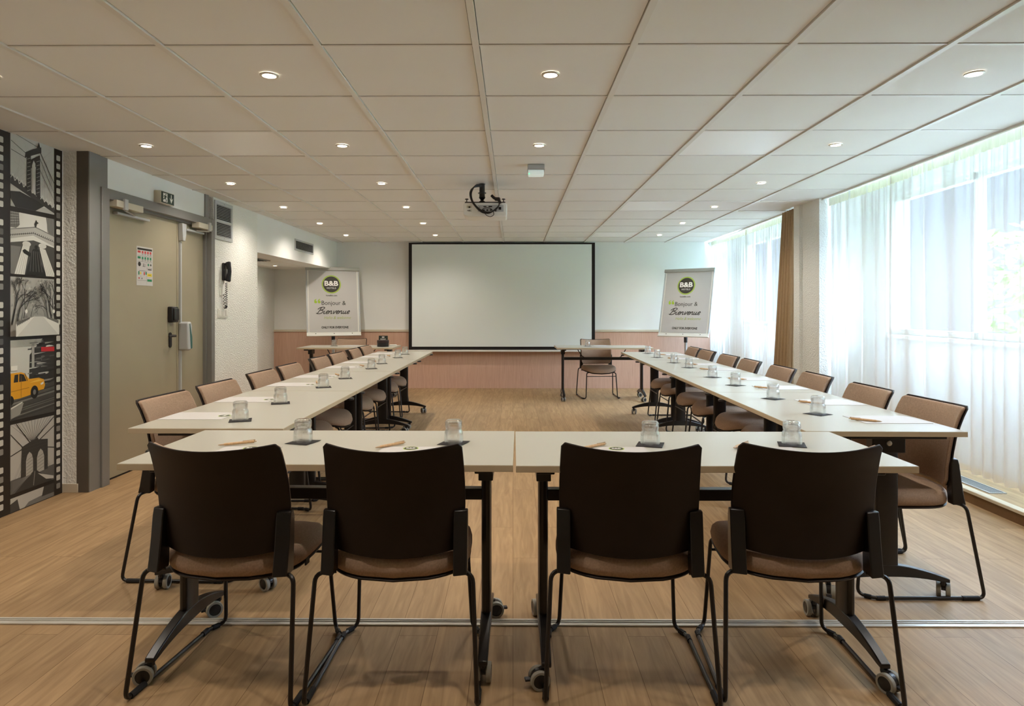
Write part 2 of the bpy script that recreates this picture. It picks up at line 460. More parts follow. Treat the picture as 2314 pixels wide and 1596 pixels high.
# handle with plate
h = MB(); h.prism([(1.085+0.02*math.cos(q), 0.985+0.05*(1 if math.sin(q) > 0 else -1)*0.9+0.02*math.sin(q)) for q in [2*PI*k/20 for k in range(20)]], -0.058, -0.048, 'x')
h.lathe([(0.011, -0.05), (0.011, -0.005)], 12, (0, 1.085, 1.02), 'x')
h.tube([(-0.008, 1.085, 1.02), (-0.006, 1.04, 1.02), (-0.012, 0.99, 1.018)], [0.011, 0.010, 0.008], 10)
h.build('door_handle', 'black_plastic', d1, bevel=0.002)
lb = MB(); lb.box(-0.058, -0.015, 1.05, 1.15, 1.135, 1.27); lb.box(-0.02, 0.0, 1.062, 1.138, 1.15, 1.256)
lb.build('lock_box', 'black_plastic', d1, bevel=0.008)
# panic rod, head box and push pad on the narrow leaf
rd = MB(); rd.box(-0.058, -0.04, 1.232, 1.252, 0.04, 1.86); rd.build('panic_rod', 'silver', d2)
hb = MB(); hb.prism([(1.215, 2.0), (1.285, 2.0), (1.278, 1.90), (1.262, 1.845), (1.226, 1.845)], -0.058, -0.012, 'x')
hb.build('rod_head', 'silver', d2, bevel=0.006)
pp = MB(); pp.prism([(1.222, 1.13), (1.28, 1.14), (1.30, 1.10), (1.30, 0.90), (1.26, 0.885), (1.222, 0.89)], -0.058, 0.03, 'x')
pp.build('push_pad', 'silver', d2, bevel=0.012, bseg=3)
pq = MB(); pq.prism([(1.25, 1.12), (1.272, 0.9), (1.292, 0.905), (1.29, 1.0)], 0.03, 0.034, 'x'); pq.build('push_pad_wedge', mat('teal', srgb(60, 110, 105), 0.4), d2)

def closer(y0, y1, r0, r1, label):
    t = wallthing('door_closer', label, 'door closer', 0.0, 0, 0, 'door closers over the grey door')
    b = MB(); b.box(-0.028, 0.04, y0, y1, 1.985, 2.035); b.build('closer_body', 'beige_plastic', t, bevel=0.004)
    ym = y0+(y1-y0)*0.3 if r1 > y1 else y0+(y1-y0)*0.75
    b = MB(); b.box(0.03, 0.052, ym-0.02, ym+0.02, 1.972, 2.052); b.build('closer_spindle', 'silver', t, bevel=0.003)
    b = MB(); b.tube([(0.035, ym, 1.972), (-0.02, (r0+r1)/2, 1.964)], 0.008, 6); b.build('closer_arm', 'steel', t)
    b = MB(); b.box(-0.056, -0.018, r0, r1, 1.945, 1.963); b.build('slide_rail', 'silver', t, bevel=0.003)
closer(0.20, 0.53, 0.30, 0.72, 'beige door closer at the top of the wide leaf with the notice')
closer(1.40, 1.66, 1.30, 1.62, 'beige door closer at the top of the narrow leaf with the push rod')

# ------------------------------------------------------------------ window side
st = MB(); st.box(0.0, 0.75, -6.4, 6.75, 0, 0.075)
struct(rw(st.build('floor_window_plinth', 'floor', smooth=False)))
struct(rw(box(-0.008, 0.05, -6.4, 6.75, 0.062, 0.083).build('trim_8', 'plinth_trim', bevel=0.003)))
WX = 0.46    # inner face of the window wall
wn1 = (-1.2, 2.30); wn2 = (3.45, 6.45); ZS, ZH = 1.02, 2.27
w = MB()
for (a, b, c, d) in [(-6.4, 6.8, 0, ZS), (-6.4, 6.8, ZH, 2.5), (-6.4, wn1[0], ZS, ZH), (wn1[1], wn2[0], ZS, ZH), (wn2[1], 6.8, ZS, ZH)]:
    w.box(WX, WX+0.22, a, b, c, d)
struct(rw(w.build('wall_right', 'wall', smooth=False)))
for k, (a, b) in enumerate([wn1, wn2]):
    f = MB(); t = 0.05
    f.box(WX+0.04, WX+0.10, a, b, ZS, ZS+t); f.box(WX+0.04, WX+0.10, a, b, ZH-t, ZH)
    n = 3
    for i in range(n+1):
        y = a+(b-a)*i/n; f.box(WX+0.04, WX+0.10, max(a, y-t/2), min(b, y+t/2), ZS, ZH)
    fo = struct(rw(f.build('window_%d' % (k+1), 'white_plastic', smooth=False)))
    p = MB()
    for i in range(n):
        p.box(WX+0.068, WX+0.074, a+(b-a)*i/n+t/2, a+(b-a)*(i+1)/n-t/2, ZS+t, ZH-t)
    p.build('window_glass', 'pane', fo, smooth=False)
    s = MB(); s.box(WX-0.05, WX+0.05, a-0.05, b+0.05, ZS-0.03, ZS); s.build('window_sill', 'white_plastic', fo)
    portal(3.8+a, 3.8+b, OR.x+WX+0.16+RA*(a+b)/2, ZS, ZH, -RA)
# pillar between the windows
pl = MB(); pl.box(-0.03, WX+0.1, 2.565, 2.96, 0, CE+0.1); struct(rw(pl.build('wall_pillar', 'wall_rough', smooth=False)))
pl = MB(); pl.box(-0.065, WX+0.1, 2.95, 3.09, 0, CE+0.1); struct(rw(pl.build('wall_pillar_fin', 'wall_rough', smooth=False)))

# outdoors
struct(box(3.5, 22, -8, 24, -0.3, -0.2).build('ground_outside', 'ground', smooth=False))
def hedge(x, y, r, hgt, n, lab):
    rnd = random.Random(int(x*100+y*10)); m = MB()
    for k in range(n):
        a = rnd.uniform(0, 2*PI); rr = r*math.sqrt(rnd.random()); z = -0.2+hgt*rnd.random()
        px, py = x+rr*math.cos(a), y+rr*math.sin(a)*1.6
        e = rnd.uniform(0, PI); t = rnd.uniform(-1, 1); s = rnd.uniform(0.06, 0.14)
        u = Vector((math.cos(e), math.sin(e), t)).normalized()*s; v = u.orthogonal().normalized()*s*0.5
        c = Vector((px, py, z)); m.add([c-u, c+v, c+u, c-v], [(0, 1, 2, 3)])
    o = m.build('garden_bush', 'leaf', smooth=False); tag(o, lab, 'bush', 'bushes outside the windows')
hedge(6.4, 5.6, 0.8, 3.0, 2200, 'green leafy bush outside, seen dimly through the sheer curtain nearest the camera')
hedge(7.2, 8.4, 0.8, 2.6, 1600, 'green leafy bush outside, farther along behind the sheer curtains')

# ------------------------------------------------------------------ curtains
def curtain(name, label, cat, y0, y1, z0, z1, x0, amp, pitch, material, seed, topdark=True, group=None, spread=0.0, tape=0.075):
    rnd = random.Random(seed); L = y1-y0; n = max(60, int(L/0.012)); nz = 16
    ph = []; a = 0
    for i in range(n+1):
        a += 2*PI*(L/n)/pitch*(1+0.55*math.sin(i*0.05+seed)+0.35*math.sin(i*0.023*seed)); ph.append(a)
    am = [0.55+0.45*math.sin(i*0.031+seed*2.1)+0.3*math.sin(i*0.083+seed) for i in range(n+1)]
    vs = []; fs = []
    for j in range(nz+1):
        t = j/nz; z = z1+(z0-z1)*t
        for i in range(n+1):
            s = i/n
            k = 0.35+0.65*min(1, t*2.2)
            yy = y0+L*s + spread*t*(s-0.5)*2
            fine = 0.22*amp*math.sin(ph[i]*2.7+seed)*(1-min(1, t*3))
            x = x0+amp*k*am[i]*math.sin(ph[i]+0.8*t*math.sin(i*0.02+seed)) + fine
            yy += amp*0.5*k*math.cos(ph[i])*am[i]
            zz = z+(0.006*math.sin(ph[i]) if j == nz else 0)
            vs.append((x, yy, zz))
    for j in range(nz):
        for i in range(n): fs.append((j*(n+1)+i, j*(n+1)+i+1, (j+1)*(n+1)+i+1, (j+1)*(n+1)+i))
    m = MB(); m.add(vs, fs)
    t = thing(name, label, cat, OR, -RA, group)
    c = m.build('curtain_cloth', material, t, angle=80)
    # gathered header tape
    m = MB(); vs = []; fs = []; nn = n
    for j in range(4):
        z = z1-tape*j/3
        for i in range(nn+1):
            vs.append((x0-0.012+0.008*math.sin(i*1.25+seed), y0+L*i/nn, z))
    for j in range(3):
        for i in range(nn): fs.append((j*(nn+1)+i, j*(nn+1)+i+1, (j+1)*(nn+1)+i+1, (j+1)*(nn+1)+i))
    m.add(vs, fs); m.build('header_tape', M['sheer_tape'] if material == 'sheer' else material, t, angle=80)
    return t
M['sheer_tape'] = sheer('sheer_tape', srgb(232, 228, 208), 0.05, 0.4)
gs = 'white sheer curtains along the windows'
curtain('sheer_curtain', 'white sheer curtain beside the pillar, on its camera side', 'curtain', 1.42, 2.54, 0.18, CE-0.004, 0.065, 0.026, 0.15, 'sheer', 3, group=gs)
curtain('sheer_curtain', 'wide white sheer curtain hanging behind the chairs nearest the camera on the window side', 'curtain', -0.45, 1.46, 0.18, CE-0.004, 0.05, 0.030, 0.17, 'sheer', 5, group=gs)
curtain('sheer_curtain', 'white sheer curtain beyond the picture edge, nearest the camera', 'curtain', -2.5, -0.42, 0.18, CE-0.004, 0.055, 0.030, 0.17, 'sheer', 8, group=gs)
curtain('sheer_curtain', 'white sheer curtain beside the brown drape at the far window', 'curtain', 3.44, 4.95, 0.18, CE-0.004, 0.06, 0.026, 0.14, 'sheer', 11, group=gs)
curtain('sheer_curtain', 'white sheer curtain in the far corner beside the back wall', 'curtain', 4.93, 6.63, 0.18, CE-0.004, 0.06, 0.026, 0.14, 'sheer', 14, group=gs)
# brown drape, narrower at the top
m = MB(); vs = []; fs = []; n = 90; nz = 14
for j in range(nz+1):
    t = j/nz; z = CE-0.01+(0.14-CE)*t
    wdt = 0.36+0.16*t
    for i in range(n+1):
        s = i/n; a = s*2*PI*5.2
        vs.append((-0.035-0.06*t+0.035*math.sin(a+0.5*t)*(0.7+0.3*t)+0.01*s, 3.11+wdt*s+0.015*math.cos(a), z))
for j in range(nz):
    for i in range(n): fs.append((j*(n+1)+i, j*(n+1)+i+1, (j+1)*(n+1)+i+1, (j+1)*(n+1)+i))
m.add(vs, fs)
dr = rw(m.build('brown_drape', 'brown_drape', angle=80)); tag(dr, 'brown opaque drape gathered against the far side of the pillar', 'curtain')
so = dr.modifiers.new('thickness', 'SOLIDIFY'); so.thickness = 0.004

# floor grille in the plinth
t = thing('floor_grille', 'narrow slatted floor grille in the plinth under the near sheer curtain', 'vent', OR, -RA)
gm = MB(); gm.box(0.085, 0.095, 0.40, 0.95, 0.075, 0.081); gm.box(0.185, 0.195, 0.40, 0.95, 0.075, 0.081)
gm.box(0.085, 0.195, 0.39, 0.40, 0.075, 0.081); gm.box(0.085, 0.195, 0.95, 0.96, 0.075, 0.081)
gm.build('grille_frame', 'alu', t)
gm = MB(); gm.box(0.095, 0.185, 0.40, 0.95, 0.0755, 0.0765); gm.build('grille_well', 'black_matt', t)
gm = MB()
for k in range(7): gm.box(0.099+k*0.012, 0.104+k*0.012, 0.40, 0.95, 0.0765, 0.080)
gm.build('grille_slats', 'alu', t)

# threshold strip of the folding partition
s = MB(); s.box(-3.06, 2.93, 2.575, 2.628, 0.0, 0.006); s.box(-3.06, 2.93, 2.597, 2.601, 0.006, 0.009); s.box(-3.06, 2.93, 2.611, 2.615, 0.006, 0.009)
struct(s.build('trim_9', 'strip', bevel=0.001))

# ------------------------------------------------------------------ spotlights
def make_spot():
    t = thing('ceiling_spotlight', '', 'ceiling light', (0, 0, CE))
    a = MB(); a.lathe([(0.030, -0.002), (0.031, -0.006), (0.040, -0.006), (0.042, -0.002), (0.042, 0.0), (0.030, 0.0)], 28, closed=True); a.build('lamp_ring', 'ring', t)
    a = MB(); a.lathe([(0.0295, -0.0015), (0.0295, -0.003), (0.0, -0.0045)], 24); a.build('bulb', 'lamp_glow', t)
    l = bpy.data.lights.new('spotlight_beam', 'SPOT'); l.energy = SPOT_W; l.color = SPOT_COL; l.spot_size = R(150); l.spot_blend = 0.85
    l.shadow_soft_size = 0.035
    lo = bpy.data.objects.new('spotlight_beam', l); COL.objects.link(lo); lo.location = (0, 0, -0.02); lo.parent = t
    return t
sp0 = make_spot(); used = False
cols = {'in the line nearest the door wall': (-2.405, range(-1, 6)), 'in the line over the door-side table row': (-1.118, range(-1, 6)),
        'in the middle line before the projector': (0.171, range(-1, 2)), 'in the line nearest the windows': (2.10, range(-1, 6))}
ordn = ['first', 'second', 'third', 'fourth', 'fifth', 'sixth', 'seventh', 'eighth']
for ck, (x, rng) in cols.items():
    for j in rng:
        t = copy_tree(sp0) if used else sp0; used = True
        t.location = (x, 3.005+j*1.2875, CE)
        t['label'] = ('round ceiling spotlight %s, %s from the camera' % (ck, ordn[j])) if j >= 0 else \
                     'added unseen ceiling spotlight beyond the picture edge, %s' % ck  # overhead row out of view, added to light the near end
        t['group'] = 'recessed ceiling spotlights'
t = copy_tree(sp0); t.location = (-3.45, 9.5, 1.887); t['label'] = 'round recessed spotlight in the low ceiling of the alcove'; t['group'] = 'recessed ceiling spotlights'
for c in t.children:
    if c.type == 'LIGHT': c.data = c.data.copy(); c.data.energy = SPOT_W*0.5

# alcove vent
t = thing('alcove_vent', 'dark square air vent in the low alcove ceiling', 'vent', (-3.35, 8.35, 1.885))
MB().box(-0.19, 0.19, -0.19, 0.19, -0.008, 0.002).build('vent_frame', 'grey', t)
a = MB()
for k in range(8): a.box(-0.165+k*0.043, -0.145+k*0.043, -0.16, 0.16, -0.012, -0.008)
a.build('vent_slats', 'black_matt', t)

# emergency light on the ceiling
t = thing('emergency_light', 'small square emergency light box on the ceiling before the projector', 'emergency light', (0.17, 4.90, CE))
MB().box(-0.062, 0.062, -0.045, 0.045, -0.035, 0.0).build('light_base', 'silver', t, bevel=0.003)
MB().box(-0.065, 0.065, -0.048, 0.048, -0.040, -0.035).build('light_rim', 'alu', t)
MB().box(-0.058, 0.058, -0.042, 0.042, -0.078, -0.040).build('light_cover', mat('frosted_cover', srgb(225, 235, 230), 0.25, emit=(0.8, 0.95, 0.9, 1), es=0.25), t, bevel=0.006)
MB().box(-0.056, -0.048, -0.046, -0.041, -0.074, -0.066).build('indicator_lamp', mat('indicator_green', srgb(60, 220, 120), 0.4, emit=(0.1, 0.9, 0.35, 1), es=1.5), t)

# projector
t = thing('projector', 'white projector hanging from the ceiling on a black mount', 'projector', (-0.235, 5.62, 0))
b = MB(); b.prism([(-0.18, 2.035), (-0.15, 2.022), (0.165, 2.022), (0.182, 2.03), (0.184, 2.125), (0.17, 2.138), (-0.165, 2.138), (-0.183, 2.125)], -0.13, 0.13, 'y')
b.build('projector_body', 'white_plastic', t, bevel=0.008, bseg=3)
b = MB(); b.box(-0.06, 0.155, -0.134, -0.129, 2.062, 2.118); b.build('socket_panel', 'silver', t)
b = MB()
for (x, z, w_, h_) in [(-0.045, 2.10, .006, .006), (0.0, 2.105, .025, .008), (0.045, 2.105, .03, .01), (-0.01, 2.075, .02, .009), (0.02, 2.075, .016, .012), (0.05, 2.076, .02, .01), (0.125, 2.09, .022, .022), (0.09, 2.07, .012, .012), (-0.13, 2.10, .014, .012)]:
    b.box(x-w_/2, x+w_/2, -0.1355, -0.133, z-h_/2, z+h_/2)
b.build('sockets', 'black_matt', t)
b = MB(); b.box(-0.152, -0.112, -0.1325, -0.1295, 2.093, 2.113)
for k in range(5): b.box(-0.15, -0.114, -0.134, -0.132, 2.094+k*0.004, 2.096+k*0.004)
b.build('air_slots', 'beige_plastic', t)
b = MB(); put_text(b, 'NEC', 0.018, -0.13, 2.072, lambda u, v: (u, -0.1312, v), bold=0.0004)
b.build('maker_mark', 'ink', t, smooth=False)
b = MB(); b.box(-0.17, 0.17, -0.10, 0.10, 2.139, 2.150); b.box(-0.10, 0.10, -0.05, 0.05, 2.150, 2.158)
for sx in (-1, 1):
    b.lathe([(0.004, 2.15), (0.004, 2.168), (0.016, 2.170), (0.013, 2.177)], 12, (0.155*sx, -0.09, 0))
b.build('mount_bracket', 'black', t)
b = MB(); b.lathe([(0.018, 2.158), (0.03, 2.165), (0.012, 2.18), (0.028, 2.20), (0.024, 2.215), (0.024, 2.235), (0.036, 2.237), (0.036, 2.243), (0.024, 2.245), (0.024, CE-0.004), (0.03, CE)], 20, (-0.03, 0, 0))
b.build('mount_pole', 'black', t)
for k in range(4):
    o_ = k*0.007
    pts = [(-0.03, -0.02, CE-0.012-o_*0.5), (-0.08-o_, -0.05, 2.30-o_), (-0.115-o_*0.6, -0.09, 2.23), (-0.105-o_*0.5, -0.125, 2.16), (-0.07, -0.15, 2.105-o_*0.6), (-0.02, -0.16, 2.066-o_*0.7), (0.04, -0.16, 2.055-o_*0.4), (0.09, -0.155, 2.075+o_*0.4), (0.118, -0.15-o_*0.3, 2.115), (0.115, -0.145, 2.15)]
    MB().tube(smoothpath(pts, 5), 0.0048, 6).build('cable', 'black_plastic', t)
b = MB(); b.tube(smoothpath([(0.055, -0.12, 2.20), (0.08, -0.13, 2.175), (0.11, -0.14, 2.165), (0.13, -0.14, 2.13)], 4), [0.012]*13, 8); b.lathe([(0.022, 2.155), (0.026, 2.165), (0.02, 2.18)], 10, (0.105, -0.13, 0))
b.build('plug', 'black_plastic', t)
b = MB(); b.tube(smoothpath([(0.0, -0.15, 2.045), (0.02, -0.152, 2.025), (0.05, -0.152, 2.018), (0.075, -0.15, 2.04), (0.05, -0.15, 2.085), (0.0, -0.15, 2.09), (-0.03, -0.15, 2.07)], 5), 0.003, 6); b.build('thin_cable', 'black_plastic', t)

# projection screen on the back wall
t = thing('projection_screen', 'large white projection screen with black border on the back wall', 'projection screen', (-0.178, 10.33, 0))
xw = 1.464; z0, z1 = 0.615, 2.30; bw = 0.05
MB().box(-xw+bw, xw-bw, 0.0, 0.004, z0+bw, z1-bw*0.5).build('screen_fabric', 'screen', t, smooth=False)
b = MB(); b.box(-xw, -xw+bw, -0.003, 0.006, z0, z1); b.box(xw-bw, xw, -0.003, 0.006, z0, z1)
b.box(-xw+bw, xw-bw, -0.003, 0.006, z0, z0+bw); b.box(-xw+bw, xw-bw, -0.003, 0.006, z1-bw*0.5, z1)
b.build('screen_border', 'black_matt', t, smooth=False)
MB().box(-xw-0.01, xw+0.01, -0.012, 0.018, z0-0.03, z0).build('bottom_bar', 'white_plastic', t, bevel=0.004)

# ------------------------------------------------------------------ things on the left wall
# escape sign
t = wallthing('exit_sign', 'green escape route sign with running figure and arrow above the door', 'sign', 0, 0, 0)
MB().box(-0.012, 0.045, 0.76, 0.965, 2.104, 2.205).build('sign_housing', 'beige_plastic', t, bevel=0.003)
MB().box(0.045, 0.0475, 0.768, 0.958, 2.110, 2.199).build('sign_face', 'exit_green', t, smooth=False)
b = MB(); F = lambda u, v: (0.0482, 0.768+u*0.19, 2.110+v*0.089)
def poly(mb, pts, mi=0, fn=F): mb.add([fn(*p) for p in pts], [tuple(range(len(pts)))], mi)
# doorway + runner (white doorway behind, figure in front)
poly(b, [(.12, .1), (.46, .1), (.46, .9), (.12, .9)])
poly(b, [(.74, .9), (.80, .9), (.80, .45), (.92, .62), (.77, .10), (.62, .62), (.74, .45)])
b.build('sign_pictogram', 'white_ink', t, smooth=False)
b = MB(); F2 = lambda u, v: (0.0487, 0.768+u*0.19, 2.110+v*0.089)
disc(b, .33, .80, .035, F2, rv=.07)
poly(b, [(.24, .70), (.36, .70), (.33, .42), (.40, .28), (.37, .12), (.32, .14), (.34, .28), (.26, .40), (.18, .30), (.12, .30), (.12, .37), (.17, .38), (.22, .48)], fn=F2)
poly(b, [(.36, .68), (.44, .55), (.42, .51), (.33, .60)], fn=F2); poly(b, [(.24, .70), (.15, .64), (.16, .5), (.19, .5), (.19, .6), (.26, .62)], fn=F2)
b.build('runner_figure', 'exit_green', t, smooth=False)

def louvre(name, label, y0, y1, z0, z1, n, split=None, fw=0.03):
    t = wallthing(name, label, 'vent', 0, 0, 0)
    b = MB(); b.box(0, 0.012, y0, y1, z0, z0+fw); b.box(0, 0.012, y0, y1, z1-fw, z1); b.box(0, 0.012, y0, y0+fw, z0+fw, z1-fw); b.box(0, 0.012, y1-fw, y1, z0+fw, z1-fw)
    if split: b.box(0, 0.012, y0+fw, y1-fw, split-0.012, split+0.012)
    b.build('vent_frame', 'silver', t, bevel=0.002)
    MB().box(0.0, 0.002, y0+fw, y1-fw, z0+fw, z1-fw).build('vent_back', 'black_matt', t)
    b = MB(); p = (z1-z0-2*fw)/n
    for k in range(n):
        z = z0+fw+p*(k+0.5)
        b.add([(0.001, y0+fw, z+p*0.22), (0.001, y1-fw, z+p*0.22), (0.011, y1-fw, z-p*0.22), (0.011, y0+fw, z-p*0.22),
               (0.001, y0+fw, z+p*0.32), (0.001, y1-fw, z+p*0.32), (0.011, y1-fw, z-p*0.05), (0.011, y0+fw, z-p*0.05)],
              [(0, 1, 2, 3), (4, 7, 6, 5), (3, 2, 6, 7), (0, 3, 7, 4), (1, 5, 6, 2)])
    b.build('vent_slats', 'silver', t, smooth=False)
    b = MB()
    for (yy, zz) in [((y0+y1)/2, z1-fw/2), ((y0+y1)/2, z0+fw/2)]: b.lathe([(0.004, 0.012), (0.004, 0.0135), (0, 0.0138)], 8, (0, yy, zz), 'x')
    b.build('screw', 'grey', t)
louvre('wall_vent', 'tall louvred air vent beside the door frame above the telephone', 1.768, 2.155, 1.925, 2.298, 20, 2.105, 0.035)
louvre('wall_vent', 'wide low louvred air vent above the alcove opening', 4.0, 4.75, 2.02, 2.168, 11, None, 0.022)

# telephone handset with coiled cord, switches
t = wallthing('wall_telephone', 'black wall telephone handset with coiled cord beside the door', 'telephone', 0, 1.965, 0)
b = MB(); b.box(0, 0.025, -0.035, 0.035, 1.53, 1.705); b.build('cradle', 'black_plastic', t, bevel=0.01, bseg=3)
b = MB(); b.tube(smoothpath([(0.045, 0, 1.715), (0.052, 0, 1.69), (0.062, 0, 1.62), (0.052, 0, 1.55), (0.045, 0, 1.522)], 4), [0.016, 0.024, 0.026, 0.026, 0.024, 0.022, 0.021, 0.020, 0.020, 0.020, 0.021, 0.022, 0.024, 0.026, 0.026, 0.024, 0.016], 12)
b.build('handset', 'black_plastic', t)
pts = []
for k in range(260):
    s = k/259
    if s < 0.45: c0 = Vector((0.03, 0.0+0.01*s, 1.51-0.5*s)); 
    else:
        q = (s-0.45)/0.55*PI*0.95; c0 = Vector((0.03, -0.022+0.026*math.cos(q), 1.285-0.028*math.sin(q)+(0.12*max(0, (q-1.9)/1.1))))
    a = s*2*PI*24; pts.append(c0+Vector((0.009*math.cos(a), 0.009*math.sin(a), 0)))
MB().tube(pts, 0.0028, 5).build('coiled_cord', 'black_plastic', t)
b = wallthing('cord_bracket', 'small white cord bracket on the wall below the telephone', 'bracket', 0, 1.905, 0)
MB().box(0, 0.012, -0.016, 0.016, 1.385, 1.455).build('bracket_plate', 'white_plastic', b, bevel=0.002)
t = wallthing('light_switch', 'white triple light switch plate below the telephone', 'switch', 0, 1.955, 0)
MB().box(0, 0.008, -0.11, 0.11, 1.165, 1.255).build('switch_plate', 'white_plastic', t, bevel=0.002)
for k in range(3):
    b = MB(); y = -0.072+k*0.072
    b.prism([(y-0.024, 1.180), (y+0.024, 1.180), (y+0.024, 1.24), (y-0.024, 1.24)], 0.008, 0.012, 'x'); b.build('rocker', 'white_plastic', t, bevel=0.003)

# notice on the door
t = wallthing('door_notice', 'white safety notice with red and green pictograms on the door', 'notice', -0.0575, 0, 0)
y0, y1, z0, z1 = 0.60, 0.825, 1.435, 1.742
MB().box(0, 0.0012, y0, y1, z0, z1).build('notice_sheet', 'paper', t, smooth=False)
b = MB(); NF = lambda u, v: (0.0016, y0+u*(y1-y0), z1-v*(z1-z0))
def rc(mb, u0, v0, u1, v1, mi): mb.add([NF(u0, v0), NF(u1, v0), NF(u1, v1), NF(u0, v1)], [(0, 1, 2, 3)], mi)
rc(b, .05, .04, .95, .09, 0)
for r_, mi in ((.11, 1), (.26, 2)):
    rc(b, .06, r_, .24, r_+.055, mi)
    for k in range(4):
        rc(b, .31+k*.165, r_, .41+k*.165, r_+.065, mi)
        rc(b, .31+k*.165, r_+.08, .41+k*.165, r_+.088, 0)
        rc(b, .32+k*.165, r_+.098, .40+k*.165, r_+.104, 0)
rc(b, .05, .235, .95, .24, 0); rc(b, .05, .385, .95, .39, 0); rc(b, .62, .39, .625, .97, 0); rc(b, .62, .54, .95, .545, 0); rc(b, .05, .87, .62, .875, 0)
disc(b, .17, .455, .085, NF, 0, 18, rv=.058)
rc(b, .40, .43, .43, .50, 0); rc(b, .36, .50, .54, .51, 0); rc(b, .50, .43, .52, .49, 0)
for k in range(5): rc(b, .10+.11*k, .64+.012*(k % 2), .17+.11*k, .73-.014*(k % 3), (2, 3, 4, 1, 2)[k])
rc(b, .14, .62, .56, .628, 0); rc(b, .22, .76, .30, .765, 0)
disc(b, .72, .455, .05, NF, 2, 14, rv=.035); disc(b, .87, .455, .04, NF, 0, 14, rv=.028)
rc(b, .68, .565, .92, .59, 0); rc(b, .65, .68, .94, .76, 3); rc(b, .65, .83, .94, .89, 2); rc(b, .70, .715, .88, .725, 0)
rc(b, .10, .80, .2, .83, 1); rc(b, .3, .80, .34, .84, 0)
b.build('notice_print', ['ink', 'red', 'green', 'yellow', 'silver'], t, smooth=False)

# ------------------------------------------------------------------ filmstrip mural
GR = {}
def grey(v, c=None):
    k = c or (v, v, int(v*0.97))
    if k not in GR: GR[k] = mat('print_%d_%d_%d' % k, srgb(*k), 0.45)
    return GR[k]
t = thing('filmstrip_mural', 'black and white filmstrip wall mural with city pictures and a yellow cab', 'mural', (-3.0598, 0, 0))
ML0, ML1 = 3.05, 4.435
MB().box(0, 0.003, ML0, ML1, 0.0, CE).build('mural_base', grey(0, (34, 30, 27)), t, smooth=False)
class Art:
    def __init__(s, name, y0, y1, z0, z1, bgc, skew=0.0):
        s.n = name; s.r = (y0, y1, z0, z1); s.mb = MB(); s.mats = []; s.lay = 0; s.skew = skew
        s.poly([(0, 0), (1, 0), (1, 1), (0, 1)], bgc)
    def mi(s, c):
        m = grey(c) if isinstance(c, int) else grey(0, c)
        if m not in s.mats: s.mats.append(m)
        return s.mats.index(m)
    def P(s, u, v):
        y0, y1, z0, z1 = s.r; u = min(1, max(0, u)); v = min(1, max(0, v))
        return (0.0034+s.lay*0.00004, y0+u*(y1-y0), z0+v*(z1-z0)+s.skew*(u-0.5))
    def poly(s, pts, c):
        s.lay += 1; s.mb.add([s.P(*p) for p in pts], [tuple(range(len(pts)))], s.mi(c))
    def line(s, a, b, w, c):
        asp = (s.r[1]-s.r[0])/(s.r[3]-s.r[2])
        dx, dy = (b[0]-a[0])*asp, b[1]-a[1]; L = math.hypot(dx, dy) or 1
        nx, ny = -dy/L*w/asp, dx/L*w
        s.poly([(a[0]-nx, a[1]-ny), (b[0]-nx, b[1]-ny), (b[0]+nx, b[1]+ny), (a[0]+nx, a[1]+ny)], c)
    def done(s): return s.mb.build(s.n, s.mats, t, smooth=False)
PY0, PY1 = 3.975, 4.355
rr = random.Random(4)
# 1 suspension bridge
a = Art('bridge_picture', PY0, PY1, 1.875, 2.33, 196)
for k in range(26): a.line((rr.random(), rr.uniform(.5, 1)), (rr.random()*0.02+k/26, .35), .002, 182)
a.poly([(0, .0), (1, 0), (1, .06), (0, .10)], 170)
a.poly([(0, .30), (1, .02), (1, .10), (0, .42)], 60)
a.poly([(.1, .0), (.55, .0), (.75, .09), (.62, .14), (.2, .22), (.0, .2), (0, .1)], 44)
for k in range(11):
    x = k*.095; y = .40-.30*x
    a.line((x, y-.02), (x+.05, y+.04), .006, 215); a.line((x+.05, y+.04), (x+.09, y-.05), .006, 215)
for x0_, x1_ in ((.34, .45), (.55, .66)):
    a.poly([(x0_, .22), (x1_, .17), (x1_-.01, .80), (x0_+.01, .76)], 52)
    for k in range(9): a.line((x0_+.015, .25+k*.055), (x1_-.02, .28+k*.055), .004, 150)
a.poly([(.30, .70), (.68, .84), (.68, .92), (.50, .86), (.32, .78)], 46); a.poly([(.58, .86), (.66, .90), (.62, .98)], 46)
a.poly([(.44, .58), (.56, .62), (.56, .76), (.44, .70)], 52); a.poly([(.46, .25), (.54, .22), (.54, .66), (.50, .70), (.46, .62)], 190)
a.line((.64, .86), (1, .45), .006, 50); a.line((.64, .76), (1, .30), .004, 60); a.line((.64, .6), (1, .2), .003, 70)
a.line((.62, .9), (0, 1), .004, 60); a.line((.34, .76), (0, .88), .004, 60); a.line((.34, .70), (0, .76), .004, 70)
for k in range(7): a.line((.70+k*.045, .78-k*.052), (.70+k*.045, .18), .0015, 120)
a.done()
